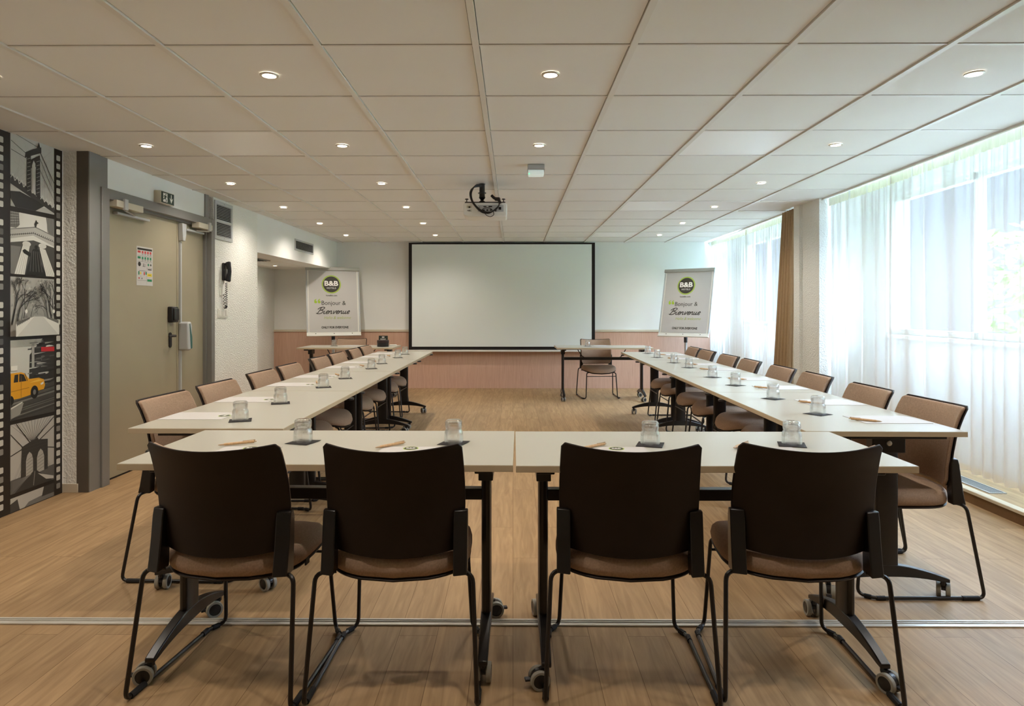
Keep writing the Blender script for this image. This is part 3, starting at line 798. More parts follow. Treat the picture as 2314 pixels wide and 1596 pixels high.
# 2 columns and statue seen from below
a = Art('statue_picture', PY0, PY1, 1.462, 1.845, 214)
a.poly([(0, .74), (.12, .74), (.20, .80), (.18, 1), (0, 1)], 120)
for k in range(5):
    a.line((.02+k*.035, .76), (.02+k*.04, 1), .004, 60); a.line((0, .80+k*.045), (.19, .83+k*.04), .003, 190)
a.poly([(.86, .72), (1, .66), (1, 1), (.80, 1)], 130)
for k in range(5): a.line((.84+k*.03, .74-k*.01), (.82+k*.04, 1), .004, 50)
a.poly([(0, .56), (.5, .66), (1, .52), (1, .70), (.55, .80), (0, .70)], 178)
a.line((0, .71), (.55, .805), .008, 120); a.line((.55, .805), (1, .70), .008, 120); a.line((0, .62), (.5, .70), .006, 110); a.line((.5, .70), (1, .60), .006, 110)
for k in range(22): a.line((k/22, .60+.09*min(k/11, 2-k/11)), (k/22+.008, .63+.09*min(k/11, 2-k/11)), .006, 70)
a.poly([(0, 0), (1, 0), (1, .50), (.5, .58), (0, .50)], 78)
a.poly([(0, 0), (.1, 0), (.22, .45), (0, .45)], 120)
a.poly([(.27, .5), (.42, .5), (.30, 0), (.08, 0)], 222); a.poly([(.64, .47), (.78, .45), (1, .05), (1, 0), (.80, 0)], 222)
for k in range(4):
    a.line((.30+k*.03, .49), (.12+k*.05, 0), .003, 150); a.line((.67+k*.027, .46), (.84+k*.045, 0), .003, 150)
for cx in (.345, .71): a.poly([(cx+.095*math.cos(q), .505+.045*math.sin(q)) for q in [2*PI*k/16 for k in range(16)]], 205)
a.poly([(.32, 0), (.36, .14), (.42, .26), (.44, .38), (.50, .44), (.62, .44), (.66, .36), (.68, .2), (.78, .06), (.78, 0)], 34)
a.poly([(.44, .36), (.30, .42), (.25, .39), (.28, .35), (.42, .30)], 34); a.poly([(.56+.04*math.cos(q), .47+.035*math.sin(q)) for q in [2*PI*k/14 for k in range(14)]], 34)
for k in range(5): a.line((.46+k*.04, .40), (.42+k*.07, .06), .006, 92+10*(k % 2))
a.poly([(.54, .80), (.56, .80), (.58, .86), (.62, .88), (.58, .90), (.56, .93), (.54, .88), (.52, .86)], 50)
a.done()
# 3 snowy avenue of trees
a = Art('snowy_avenue_picture', PY0, PY1, 1.078, 1.445, 176)
for k in range(90): a.poly([(x_, y_), (x_+.05, y_+.01), (x_+.03, y_+.05)], rr.choice([150, 165, 190, 200])) if (x_ := rr.random()) is not None and (y_ := rr.uniform(.3, .95)) else None
def branch(a, x, y, ang, L, w, dep):
    if dep == 0 or L < .02: return
    x2, y2 = x+L*math.cos(ang), y+L*math.sin(ang)
    a.line((x, y), (x2, y2), w, rr.choice([40, 52, 64]))
    for k in range(2 if dep > 3 else 3): branch(a, x2, y2, ang+rr.uniform(-.65, .65)+.12*(1 if .5 > x else -1)*-1, L*rr.uniform(.62, .82), w*.68, dep-1)
for x, y, s in ((.02, .20, 1), (.12, .25, .9), (.24, .30, .6), (.98, .20, 1), (.86, .25, .9), (.76, .30, .6), (.34, .33, .35), (.66, .33, .35)):
    branch(a, x, y, PI/2+(.25 if x > .5 else -.25), .26*s, .016*s, 6)
a.poly([(0, 0), (1, 0), (1, .22), (.72, .30), (.60, .33), (.40, .33), (.28, .30), (0, .20)], 226)
a.poly([(.40, .33), (.60, .33), (.98, .0), (.02, .0)], 206)
a.poly([(.02, .18), (.30, .295), (.30, .32), (.02, .24)], 110); a.poly([(.98, .20), (.70, .295), (.70, .32), (.98, .26)], 110)
for k in range(8): a.line((.03+k*.035, .17+k*.015), (.03+k*.035, .25+k*.01), .004, 60)
for cx in (.22, .86): a.poly([(cx+.03*math.cos(q), .42+.035*math.sin(q)) for q in [2*PI*k/12 for k in range(12)]], 235)
a.done()
# 4 street with yellow cab
a = Art('yellow_cab_picture', PY0, PY1, 0.565, 1.055, 205)
a.poly([(.40, .40), (1, .36), (1, 1), (.72, 1), (.42, .80)], 48)
for k in range(46):
    y_ = rr.uniform(.38, .98); x_ = rr.uniform(.36, .9); a.poly([(x_, y_), (x_+rr.uniform(.05, .3), y_+.005), (x_+rr.uniform(.05, .3), y_+.02), (x_, y_+.016)], rr.choice([30, 60, 84, 110, 140, 190, 215]))
a.poly([(.46, .62), (.52, .62), (.52, .95), (.46, .95)], 170)
a.poly([(.68, .83), (1, .82), (1, .88), (.68, .89)], (196, 40, 46))
a.poly([(0, 0), (1, 0), (1, .42), (.5, .36), (0, .30)], 70)
for k in range(16):
    y_ = rr.uniform(.02, .34); a.poly([(0, y_-.03), (1, y_+.05), (1, y_+.06), (0, y_-.015)], rr.choice([55, 88, 100, 120]))
a.poly([(0, .02), (.20, .06), (.28, .20), (0, .16)], 150); a.poly([(0, .14), (.25, .20), (.25, .215), (0, .16)], 215)
Yc = (226, 160, 30)
a.poly([(0, .26), (.18, .26), (.40, .28), (.60, .32), (.74, .33), (.77, .38), (.74, .46), (.62, .49), (.40, .49), (.30, .57), (.22, .59), (.0, .59)], Yc)
a.poly([(.06, .47), (.34, .47), (.28, .555), (.21, .57), (.08, .565)], 40); a.line((.165, .46), (.17, .575), .008, Yc)
a.poly([(.40, .44), (.62, .47), (.72, .45), (.60, .44)], (240, 190, 70)); a.poly([(.66, .41), (.73, .43), (.73, .40), (.67, .39)], 225)
a.poly([(0, .62), (.14, .62), (.14, .68), (0, .68)], 235)
for cx, cy, r_ in ((.52, .31, .085), (.0, .25, .06)):
    a.poly([(max(0, cx+r_*1.05*math.cos(q)), cy+r_*math.sin(q)) for q in [2*PI*k/20 for k in range(20)]], 26)
a.poly([(.52+.035*math.cos(q), .31+.034*math.sin(q)) for q in [2*PI*k/14 for k in range(14)]], 120)
a.line((0, .36), (.40, .38), .003, (150, 100, 20)); a.line((.22, .27), (.22, .55), .003, (150, 100, 20)); a.line((.30, .57), (.36, .47), .005, 40)
a.done()
# 5 stone bridge tower with arches
a = Art('arched_bridge_picture', PY0, PY1, 0.115, 0.54, 186)
for k in range(14):
    x_ = k/13; a.line((.5, .66), (x_, 1), .003, 90)
    a.line((.5+.02*(k-6.5), .6), (x_*1.1-.05, .12), .002, 110)
for q0, q1 in (((.0, .86), (.3, .60)), ((.12, 1), (.42, .68)), ((.55, .72), (1, .98)), ((.6, .66), (1, .84)), ((.0, .55), (.3, .62)), ((.75, .55), (1, .5))): a.line(q0, q1, .007, 46)
a.poly([(0, .0), (1, 0), (1, .24), (.6, .22), (0, .20)], 96)
a.poly([(.22, .18), (.84, .20), (.84, .66), (.62, .69), (.60, .72), (.52, .70), (.48, .70), (.24, .64)], 58)
for k in range(9): a.line((.24, .22+k*.05), (.83, .24+k*.05), .002, 74)
for x0_, x1_ in ((.33, .49), (.58, .75)):
    c_ = (x0_+x1_)/2
    a.poly([(x0_, .19), (x1_, .20), (x1_, .42), (c_+.05, .50), (c_, .54), (c_-.05, .50), (x0_, .42)], 176)
    for k in range(5): a.line((x0_+.01, .22+k*.05), (x1_-.01, .26+k*.05), .003, 110)
a.poly([(.08, 0), (.95, 0), (.56, .24), (.50, .24)], 58); a.line((.50, .02), (.53, .23), .006, 140)
a.poly([(.60, .18), (.98, .06), (.98, .02), (.80, .05)], 200)
for k in range(8): a.line((.03, .03+k*.02), (.45, .20), .003, 130)
a.done()
a = Art('lower_picture', PY0, PY1, 0.005, 0.09, 190)
a.poly([(.3, 0), (1, 0), (1, .5), (.4, .3)], 120); a.poly([(.7, .3), (1, .3), (1, 1), (.75, 1)], 60); a.poly([(0, 0), (.2, 0), (.15, .8), (0, .6)], 70)
a.done()
# sprocket holes and film words
b = MB(); rr = random.Random(9)
for yc, wv in ((3.895, .024), (4.395, .018)):
    for k in range(41):
        z = 0.06+k*0.055
        if z > CE-0.03: continue
        if k % 9 == 5 and wv > .02: continue
        s = [(yc+sx*(wv-.006)+math.copysign(.006, sx)*math.cos(q)*1, z+sz*.012+math.copysign(.006, sz)*math.sin(q)) for sx, sz, qs in ((1, 1, (0, 45, 90)), (-1, 1, (90, 45, 0)), (-1, -1, (0, 45, 90)), (1, -1, (90, 45, 0))) for q in [R(x_) for x_ in qs]]
        b.add([(0.0040, p[0], p[1]) for p in s], [tuple(range(len(s)))], 0 if rr.random() < .72 else (1 if rr.random() < .5 else 2))
for yc in (3.80, 3.30, 3.225):
    for k in range(40): b.box(0.0036, 0.004, yc-.022, yc+.022, .06+k*.055-.018, .06+k*.055+.018, 0)
for z in (1.62, 1.02, 0.62):
    put_text(b, 'FILM', 0.045, 0, 0, lambda u, v: (0.0041, 3.852-v, z-u), 0, bold=0.0008)
b.build('sprocket_holes', [grey(205), grey(140), grey(96)], t, smooth=False)
b = MB()
a = Art('older_strip_picture', 3.35, 3.76, 0.2, 2.2, 120)
for k in range(60):
    x_, y_ = rr.random(), rr.random(); a.poly([(x_, y_), (x_+.15, y_), (x_+.1, y_+.04), (x_, y_+.05)], rr.choice([60, 90, 150, 190]))
a.done()

# ------------------------------------------------------------------ chair
def make_chair():
    t = thing('sled_chair', '', 'chair')
    N_ = 40
    def outline(inset=0.0, z=0.0, drop=True):
        P = []
        for k in range(N_):
            q = 2*PI*k/N_; c, s = math.cos(q), math.sin(q)
            e = 0.42
            x = math.copysign(abs(c)**e, c)*(0.232-inset); y = math.copysign(abs(s)**e, s)
            if y >= 0: yy = 0.03+y*(0.225-inset)*(1-0.22*(abs(x)/0.232)**2.2)
            else: yy = 0.03+y*(0.245-inset)*(1-0.30*(abs(x)/0.232)**2)
            x *= 1-0.05*max(0, yy)/0.25
            dz = -0.30*max(0, yy-0.12)**2*6 if drop else 0
            P.append((x, yy, z+dz - 0.004*(1-(abs(x)/.232)**2)))
        return P
    s = MB(); s.loops([outline(.010, .388), outline(-.002, .396), outline(-.006, .416), outline(.0, .438), outline(.014, .450), outline(.05, .455), outline(.12, .453)])
    s.build('seat', 'fabric', t, angle=60)
    s = MB(); s.loops([outline(.03, .376), outline(.003, .379), outline(-.002, .385), outline(.006, .391)])
    s.build('seat_frame', 'shell', t, angle=50)
    # backrest: shell behind, cushion in front
    prof = [(0.462, -0.152), (0.50, -0.150), (0.56, -0.153), (0.62, -0.160), (0.68, -0.172), (0.73, -0.189), (0.775, -0.208), (0.808, -0.226), (0.822, -0.234)]
    def back_surface(off, x_half, nx=18, thick=0.008, z_in=0.0):
        rows = []
        for i, (z, y) in enumerate(prof):
            zz = z
            hw = x_half*(1.0+0.025*math.sin((z-0.46)/0.35*PI))
            if i == 0: hw -= 0.018
            if i == len(prof)-1: hw -= 0.012
            if z_in: zz = max(0.462+z_in, min(0.822-z_in, z))
            row = []
            for k in range(nx+1):
                u = -1+2*k/nx
                row.append((u*hw, y-0.072*(1-u*u)+off, zz-0.014*(1-u*u)*(1 if z > 0.7 else 0)-0.010*(1-u*u)*(1 if z < 0.5 else 0)))
            rows.append(row)
        m = MB(); nr = len(rows); w_ = nx+1
        vs = [p for r in rows for p in r]+[(p[0], p[1]+thick, p[2]) for r in rows for p in r]
        fs = []
        o = nr*w_
        for i in range(nr-1):
            for k in range(nx):
                fs.append((i*w_+k, i*w_+k+1, (i+1)*w_+k+1, (i+1)*w_+k)); fs.append((o+i*w_+k, o+(i+1)*w_+k, o+(i+1)*w_+k+1, o+i*w_+k+1))
            fs.append((i*w_, (i+1)*w_, o+(i+1)*w_, o+i*w_)); fs.append((i*w_+nx, o+i*w_+nx, o+(i+1)*w_+nx, (i+1)*w_+nx))
        for k in range(nx):
            fs.append((k, o+k, o+k+1, k+1)); j = (nr-1)*w_; fs.append((j+k, j+k+1, o+j+k+1, o+j+k))
        m.add(vs, fs); return m
    back_surface(0, 0.2205).build('backrest', 'shell', t, bevel=0.003, angle=40)
    back_surface(0.0078, 0.2135, thick=0.020, z_in=0.006).build('back_cushion', 'fabric', t, bevel=0.007, bseg=3, angle=50)
    for sx in (-1, 1):
        b = MB()
        pr = [(0.396, -0.220, -0.150), (0.43, -0.212, -0.148), (0.50, -0.200, -0.144), (0.570, -0.191, -0.142), (0.594, -0.184, -0.150)]
        rings = []
        for z, ya, yb in pr:
            x0, x1 = sx*0.190, sx*0.234
            rings.append([(x0, ya, z), (x1, ya+0.012, z), (x1, yb, z), (x0, yb-0.004, z)])
        b.loops(rings); b.build('side_bracket', 'black', t, bevel=0.004)
        pth = bendpath([(sx*0.19, -0.175, 0.397), (sx*0.252, -0.195, 0.397), (sx*0.270, -0.262, 0.009), (sx*0.262, 0.205, 0.009), (sx*0.222, 0.262, 0.012), (sx*0.205, 0.225, 0.360), (sx*0.17, 0.19, 0.366)], 0.032, 5)
        MB().tube(pth, 0.0075, 8).build('sled_leg', 'black', t)
        for (a_, b_) in (((sx*0.2695, -0.235, 0.0088), (sx*0.2683, -0.165, 0.0088)), ((sx*0.262, 0.165, 0.0088), (sx*0.2618, 0.20, 0.0088)), ((sx*0.253, 0.218, 0.0095), (sx*0.238, 0.240, 0.0105))):
            MB().tube([a_, b_], 0.0105 if a_[1] < 0 else 0.0100, 8).build('floor_glide', 'black_matt', t)
    MB().tube([(-0.2075, 0.231, 0.315), (0.2075, 0.231, 0.315)], 0.0055, 8).build('stretcher', 'black', t)
    MB().box(0.228, 0.233, -0.05, -0.02, 0.372, 0.400).build('seat_tag', 'black_matt', t)
    return t
chair0 = make_chair(); c_used = [False]
def place_chair(x, y, rz, label, group):
    t = copy_tree(chair0) if c_used[0] else chair0; c_used[0] = True
    t.location = (x, y, 0); t.rotation_euler = (0, 0, rz); t['label'] = label; t['group'] = group
    return t
gf = 'chairs at the front table facing the screen'
place_chair(-0.931, 2.298, R(-5), 'dark-backed chair seen from behind at the front table, at the door end', gf)
place_chair(-0.381, 2.296, R(0), 'dark-backed chair seen from behind, between the door-end chair and the table joint', gf)
place_chair(0.386, 2.300, R(-3.5), 'dark-backed chair seen from behind, just on the window side of the table joint', gf)
place_chair(0.951, 2.300, R(-4), 'dark-backed chair seen from behind at the front table, at the window end', gf)
LY = [3.24, 3.81, 4.50, 5.07, 5.86, 6.43, 7.12, 7.69]
RY = [3.085, 3.655, 4.34, 4.905, 5.58, 6.15, 6.88, 7.45]
for k, y in enumerate(LY):
    place_chair(-1.51+random.uniform(-.006, .006), y, R(-90+random.uniform(-2.5, 2.5)), 'taupe upholstered sled chair on the door side, %s from the camera along its row' % ordn[k], 'chairs along the door-side table row')
for k, y in enumerate(RY):
    place_chair(1.745+0.018*(y-3)+random.uniform(-.006, .006), y, R(90-1+random.uniform(-2.5, 2.5)), 'brown-taupe sled chair on the window side, %s from the camera along its row' % ordn[k], 'chairs along the window-side table row')
place_chair(1.215, 9.40, R(180+4), 'lone taupe chair behind the presenter table in front of the screen, facing the camera', 'presenter chairs')
place_chair(-2.39, 9.52, R(180), 'chair behind the presenter table below the door-side flip chart', 'presenter chairs')

# ------------------------------------------------------------------ folding tables
def make_table(L, Wd, oy=0.0):
    t = thing('folding_table', '', 'table')
    b = MB(); b.box(-L/2, L/2, -Wd/2, Wd/2, 0.7130, 0.7345)
    b.build('tabletop', 'table_edge', t, bevel=0.0012)
    b = MB(); b.box(-L/2+0.0012, L/2-0.0012, -Wd/2+0.0012, Wd/2-0.0012, 0.7344, 0.7352); b.build('top_laminate', 'table', t, smooth=False)
    cy = 0.245
    for sx in (-1, 1):
        x = sx*(L/2-0.10)
        g = MB()
        o = []
        for k in range(12):
            q = 2*PI*k/12; o.append((x+0.0185*math.copysign(abs(math.cos(q))**.6, math.cos(q)), 0.05*math.copysign(abs(math.sin(q))**.6, math.sin(q))))
        g.prism(o, 0.10, 0.69, 'z')
        # arched foot
        n = 18; top = []; bot = []
        for i in range(n+1):
            u = -1+2*i/n; y = u*(cy+0.02)
            top.append((y, 0.150-0.062*abs(u)**1.7)); bot.append((y, 0.098-0.030*abs(u)**2.4-(0.0 if abs(u) < .99 else -0.004)))
        vs = []; fs = []
        for sx2, hw in ((-1, .019), (1, .019)):
            for i in range(n+1):
                u = abs(-1+2*i/n); w2 = hw*(1-0.15*u)
                vs.append((x+sx2*w2, bot[i][0], bot[i][1])); vs.append((x+sx2*w2, top[i][0], top[i][1]))
        m_ = 2*(n+1)
        for i in range(n):
            a_ = 2*i
            fs += [(a_, a_+2, a_+3, a_+1), (m_+a_, m_+a_+1, m_+a_+3, m_+a_+2), (a_+1, a_+3, m_+a_+3, m_+a_+1), (a_, m_+a_, m_+a_+2, a_+2)]
        fs += [(0, 1, m_+1, m_), (2*n, m_+2*n, m_+2*n+1, 2*n+1)]
        g.add(vs, fs)
        leg = g.build('leg', 'black', t, bevel=0.004)
        b = MB(); b.box(x-0.03, x+0.03, -Wd/2+0.09, Wd/2-0.09, 0.690, 0.713); b.box(x-0.026, x+0.026, -0.07, 0.07, 0.63, 0.70)
        b.build('tilt_bracket', 'black', t, bevel=0.003)
        b = MB(); b.lathe([(0.012, sx*0.026), (0.011, sx*0.031), (0, sx*0.033)], 12, (x, 0.0, 0.672), 'x'); b.build('bolt', 'steel', t)
        for sy in (-1, 1):
            yc = sy*cy
            R0 = (x, yc, 0); ro = (0, 0, R(random.uniform(-75, 75)) if sy > 0 else R(180+random.uniform(-75, 75)))
            c = MB(); c.lathe([(0.008, 0.058), (0.008, 0.076), (0.014, 0.078)], 10)
            pts = [(-0.024+0.026*math.cos(q), 0.036+0.028*math.sin(q)) for q in [PI*k/10 for k in range(11)]]
            c.prism(pts, -0.008, 0.008, 'x')
            c.tube([(0, -0.02, 0.058), (0, 0, 0.064)], 0.012, 8)
            ca = c.build('caster', 'hub', t, R0, ro)
            for sw in (-1, 1):
                xw_ = sw*0.0175; r0 = 0.032
                wv = MB(); wv.lathe([(0.023, -0.0085), (0.030, -0.0085), (r0, -0.006), (r0, 0.006), (0.030, 0.0085), (0.023, 0.0085)], 24, (xw_, -0.024, r0), 'x', closed=True)
                wh = wv.build('wheel', 'tyre', ca)
                wv = MB(); wv.lathe([(0.0, -0.0075), (0.019, -0.0078), (0.023, -0.006), (0.023, 0.006), (0.019, 0.0078), (0.0, 0.0075)], 20, (xw_, -0.024, r0), 'x')
                wv.build('wheel_hub', 'hub', ca)
            bl = MB(); bl.box(-0.010, 0.010, -0.072, -0.050, 0.028, 0.036); bl.build('brake_lever', 'black_plastic', ca, bevel=0.002)
        # flip brace
        xi = sx*(L/2-0.30)
        MB().tube([(xi, 0.0, 0.585), (sx*(L/2-0.36), 0.0, 0.60), (sx*(L/2-0.44), 0.02, 0.70)] if False else [(sx*(L/2-0.40), 0.01, 0.585), (sx*(L/2-0.37), 0.02, 0.60), (sx*(L/2-0.30), 0.05, 0.708)], 0.006, 6).build('flip_brace', 'black', t)
        lv = MB(); lv.prism([(x-sx*0.04+0.030*math.cos(q), sy_*(Wd/2)+0.022*math.sin(q)) for sy_ in (1,) for q in [2*PI*k/16 for k in range(16)]], 0.700, 0.712, 'z')
        lv.build('release_lever', 'black_plastic', t, bevel=0.002)
    b = MB(); b.box(-L/2+0.11, L/2-0.11, -0.022, 0.022, 0.548, 0.588); b.build('crossbar', 'black', t, bevel=0.003)
    for c in t.children:
        if not c.name.startswith(('tabletop', 'top_laminate', 'release_lever')): c.location.y += oy
    return t
TL = 1.293
tabA = make_table(TL, 0.665)   # door-side row and presenter tables
tabC = make_table(TL, 0.665, -0.05)   # window-side row, underframe set nearer the chairs
for k in range(4):
    t = tabA if k == 0 else copy_tree(tabA)
    t.location = (-1.312, 2.79+TL/2+0.003+k*1.302, 0); t.rotation_euler = (0, 0, R(-90))
    t['label'] = 'white folding table in the door-side row, %s from the camera' % ordn[k]; t['group'] = 'tables of the door-side row'
for k in range(4):
    t = tabC if k == 0 else copy_tree(tabC); yy = 2.740+TL/2+k*1.298
    t.location = (1.552+0.0155*(yy-2.73), yy, 0); t.rotation_euler = (0, 0, R(90)-0.0155)
    t['label'] = 'white folding table in the window-side row, %s from the camera' % ordn[k]; t['group'] = 'tables of the window-side row'
for (x, y, lab) in ((-2.262, 9.13, 'white presenter table on the door side of the projection screen'), (1.235, 9.13, 'white presenter table in front of the projection screen edge, window side')):
    t = copy_tree(tabA); t.location = (x, y, 0); t.rotation_euler = (0, 0, 0); t['label'] = lab; t['group'] = 'presenter tables'
def swivel(t, seed, fixed=None):
    rnd = random.Random(seed)
    cs = [c for c in t.children if c.name.startswith('caster')]
    for k, c in enumerate(sorted(cs, key=lambda c: (c.location.x, c.location.y))):
        c.rotation_euler.z = R(fixed[k]) if fixed else R(rnd.uniform(0, 360))
for k_, o_ in enumerate([o for o in list(bpy.data.objects) if o.name.startswith('folding_table') and o.parent is None]): swivel(o_, 20+k_)
tabB = make_table(1.302, 0.605, -0.025)
tabB.location = (-0.648, 2.446, 0); tabB.rotation_euler = (0, 0, R(-0.6)); tabB['label'] = 'white front table nearest the camera, door-side half'; tabB['group'] = 'front tables'
swivel(tabB, 1, [-75, -50, 178, 100])
t = copy_tree(tabB); swivel(t, 2, [-80, 190, 25, 175]); t.location = (0.660, 2.432, 0); t.rotation_euler = (0, 0, R(0.0)); t['label'] = 'white front table nearest the camera, window-side half'; t['group'] = 'front tables'

# ------------------------------------------------------------------ table settings
TZ = 0.7353
def make_glass():
    o = [(0.0355, 0.0), (0.0362, 0.004), (0.0360, 0.022), (0.0352, 0.040), (0.0335, 0.047), (0.0305, 0.052), (0.0300, 0.056), (0.0318, 0.062), (0.0322, 0.075), (0.0312, 0.083), (0.027, 0.0875), (0.0, 0.088)]
    i = [(0.0, 0.079), (0.024, 0.0785), (0.0285, 0.075), (0.0296, 0.064), (0.0277, 0.056), (0.0280, 0.050), (0.0315, 0.044), (0.0332, 0.036), (0.0338, 0.020), (0.0338, 0.0)]
    g_ = MB(); g_.lathe(o+i, 32, closed=False); 
    # close rim ring between last and first loop
    n = len(o+i); seg = 32
    for k in range(seg): g_.f.append(((n-1)*seg+k, (n-1)*seg+(k+1) % seg, (k+1) % seg, k)); g_.m.append(0)
    # drop the two cap discs that lathe adds at the rim
    keep = [(f, m_) for f, m_ in zip(g_.f, g_.m) if len(f) == 4]
    g_.f = [k[0] for k in keep]; g_.m = [k[1] for k in keep]
    return g_.build('water_glass', 'glass', angle=60)
def make_coaster():
    m = MB(); n = 8; s = 0.048; vs = []; fs = []
    for j in range(n+1):
        for i in range(n+1):
            u, v = -1+2*i/n, -1+2*j/n
            vs.append((u*s, v*s, 0.0008+0.006*max(0, (u+v)/2-0.55)**1.5))
    for j in range(n):
        for i in range(n): fs.append((j*(n+1)+i, j*(n+1)+i+1, (j+1)*(n+1)+i+1, (j+1)*(n+1)+i))
    m.add(vs, fs); o = m.build('drink_coaster', 'coaster')
    so = o.modifiers.new('thickness', 'SOLIDIFY'); so.thickness = 0.0007; return o
def make_pen():
    t = thing('bamboo_pen', '', 'pen')
    MB().lathe([(0.0, -0.056), (0.0048, -0.055), (0.0052, -0.05), (0.0052, 0.045), (0.0040, 0.052)], 12, (0, 0, 0.0055), 'x').build('pen_barrel', 'pen', t)
    MB().lathe([(0.0040, 0.052), (0.0028, 0.064), (0.0009, 0.071), (0.0, 0.072)], 10, (0, 0, 0.0055), 'x').build('pen_tip', 'pen_tip', t)
    c = MB(); c.box(-0.058, -0.015, -0.0016, 0.0016, 0.0115, 0.0128); c.box(-0.060, -0.052, -0.0016, 0.0016, 0.008, 0.0128); c.lathe([(0.0025, -0.064), (0.003, -0.056)], 10, (0, 0, 0.0055), 'x')
    c.build('pen_clip', 'pen_tip', t, bevel=0.0005)
    return t
def make_pad():
    t = thing('note_pad', '', 'notepad')
    MB().box(-0.105, 0.105, -0.1485, 0.1485, 0.0, 0.0016).build('paper_sheets', 'paper', t, smooth=False)
    b = MB(); fn = lambda z: (lambda u, v: (u, v+0.118, z))
    disc(b, 0, 0, 0.028, fn(0.0018), 0); disc(b, 0, 0, 0.0245, fn(0.0020), 1)
    put_text(b, 'B&B', 0.019, 0, 0.002, fn(0.0023), 2, bold=0.0006)
    put_text(b, 'HOTELS', 0.0065, 0, -0.012, fn(0.0023), 2)
    b.build('printed_logo', ['lime', 'logo_dark', 'white_ink'], t, smooth=False)
    return t
protos = {'g': make_glass(), 'c': make_coaster(), 'p': make_pen(), 'n': make_pad()}
pu = set()
def put(key, x, y, z, rz, label, group, cat=None):
    o = protos[key]
    if key in pu: o = copy_tree(o)
    pu.add(key); o.location = (x, y, z); o.rotation_euler = (0, 0, rz); tag(o, label, cat or o['category'], group); return o
def setting(gx, gy, crz, px, py, prz, nx, ny, nrz, where, side):
    if nx is not None: put('n', nx, ny, TZ, nrz, 'white notepad with round logo, %s' % where, 'notepads on the %s' % side)
    put('c', gx, gy, TZ, crz, 'black square coaster, %s' % where, 'coasters on the %s' % side, 'coaster')
    put('g', gx, gy, TZ+0.0012, random.uniform(0, 6), 'upside-down water glass, %s' % where, 'water glasses on the %s' % side, 'glass')
    if px is not None:
        on = 0.0
        if nx is not None:
            dx, dy = px-nx, py-ny; c_, s_ = math.cos(-nrz), math.sin(-nrz); lx, ly = dx*c_-dy*s_, dx*s_+dy*c_
            if abs(lx) < 0.15 and abs(ly) < 0.2: on = 0.0017
        put('p', px, py, TZ+on, prz, 'bamboo ballpoint pen, %s' % where, 'pens on the %s' % side)
ft = 'front tables'
for (gx, gy, px, py, pr, nx, wh) in ((-0.801, 2.501, -1.027, 2.452, R(213), -0.956, 'before the dark chair at the door end'), (-0.225, 2.488, -0.450, 2.425, R(227), -0.372, 'before the second dark chair from the door end'),
                       (0.513, 2.463, 0.297, 2.41, R(220), 0.376, 'before the dark chair just windowward of the table joint'), (1.043, 2.467, 0.842, 2.43, R(228), 0.919, 'before the dark chair at the window end')):
    setting(gx, gy, R(-18), px, py, pr, nx, 2.27, R(random.uniform(-1, 1)), wh, ft)
LG = [(-1.245, 2.992), (-1.259, 3.549), (-1.239, 4.285), (-1.239, 4.842), (-1.221, 5.651), (-1.236, 6.186), (-1.22, 6.947), (-1.234, 7.499)]
LN = [3.12, 3.69, 4.44, 4.97, 5.80, 6.32, 7.07, 7.60]
for k, (x, y) in enumerate(LG):
    setting(x, y, R(20), -1.36, LN[k]+0.10, R(115+random.uniform(-8, 8)), -1.492, LN[k], R(-90), '%s seat from the camera on the door-side row' % ordn[k], 'door-side table row')
RG = [(1.477, 3.195), (1.478, 3.745), (1.49, 4.412), (1.497, 4.944), (1.541, 5.765), (1.537, 6.287), (1.53, 6.991), (1.566, 7.648)]
RN = [3.035, 3.60, 4.28, 4.82, 5.60, 6.12, 6.84, 7.45]
for k, (x, y) in enumerate(RG):
    setting(x, y, R(32), 1.592+0.01*k, RN[k]-0.045, R(-40+random.uniform(-6, 6)), 1.715+0.0155*(y-3), RN[k], R(90), '%s seat from the camera on the window-side row' % ordn[k], 'window-side table row')
setting(-2.512, 9.205, R(10), None, None, 0, -2.30, 9.30, R(180), 'on the presenter table by the door-side flip chart', 'presenter tables')
setting(1.04, 9.172, R(10), None, None, 0, 1.24, 9.30, R(182), 'on the presenter table before the lone chair', 'presenter tables')

# black round box and green card on the presenter table
t = thing('round_holder', 'black round leather-look holder on the door-side presenter table', 'box', (-1.80, 9.08, TZ))
MB().lathe([(0.078, 0.0), (0.08, 0.003), (0.08, 0.048), (0.078, 0.050)], 28).build('holder_body', 'black_plastic', t)
MB().lathe([(0.081, 0.050), (0.082, 0.054), (0.082, 0.086), (0.079, 0.090), (0.0, 0.090)], 28).build('holder_lid', mat('dark_leather', srgb(52, 36, 34), 0.5), t)
t = thing('folded_menu_card', 'dark green standing card with white lettering beside the round black holder', 'card', (-1.83, 9.25, TZ), R(-8))
b = MB(); b.box(-0.065, 0.065, -0.002, 0.002, 0, 0.145, 0, Matrix.Translation((0, -0.02, 0)) @ Matrix.Rotation(R(-9), 4, 'X')); b.box(-0.065, 0.065, -0.002, 0.002, 0, 0.145, 0, Matrix.Translation((0, 0.025, 0)) @ Matrix.Rotation(R(9), 4, 'X'))
b.build('card_body', mat('card_green', srgb(34, 44, 34), 0.5), t)
b = MB(); mt = Matrix.Translation((0, -0.0235, 0)) @ Matrix.Rotation(R(-9), 4, 'X')
for (u0, u1, v0, v1) in ((-.018, .018, .118, .132), (-.04, .04, .095, .102), (-.03, .03, .083, .088)): b.box(u0, u1, -0.0005, 0.0005, v0, v1, 0, mt)
b.build('card_print', 'white_ink', t)
t = thing('white_remote', 'small white remote control beside the round black holder', 'remote', (-1.70, 9.30, TZ))
MB().box(-0.05, 0.05, -0.018, 0.018, 0, 0.018).build('remote_body', 'white_plastic', t, bevel=0.005)

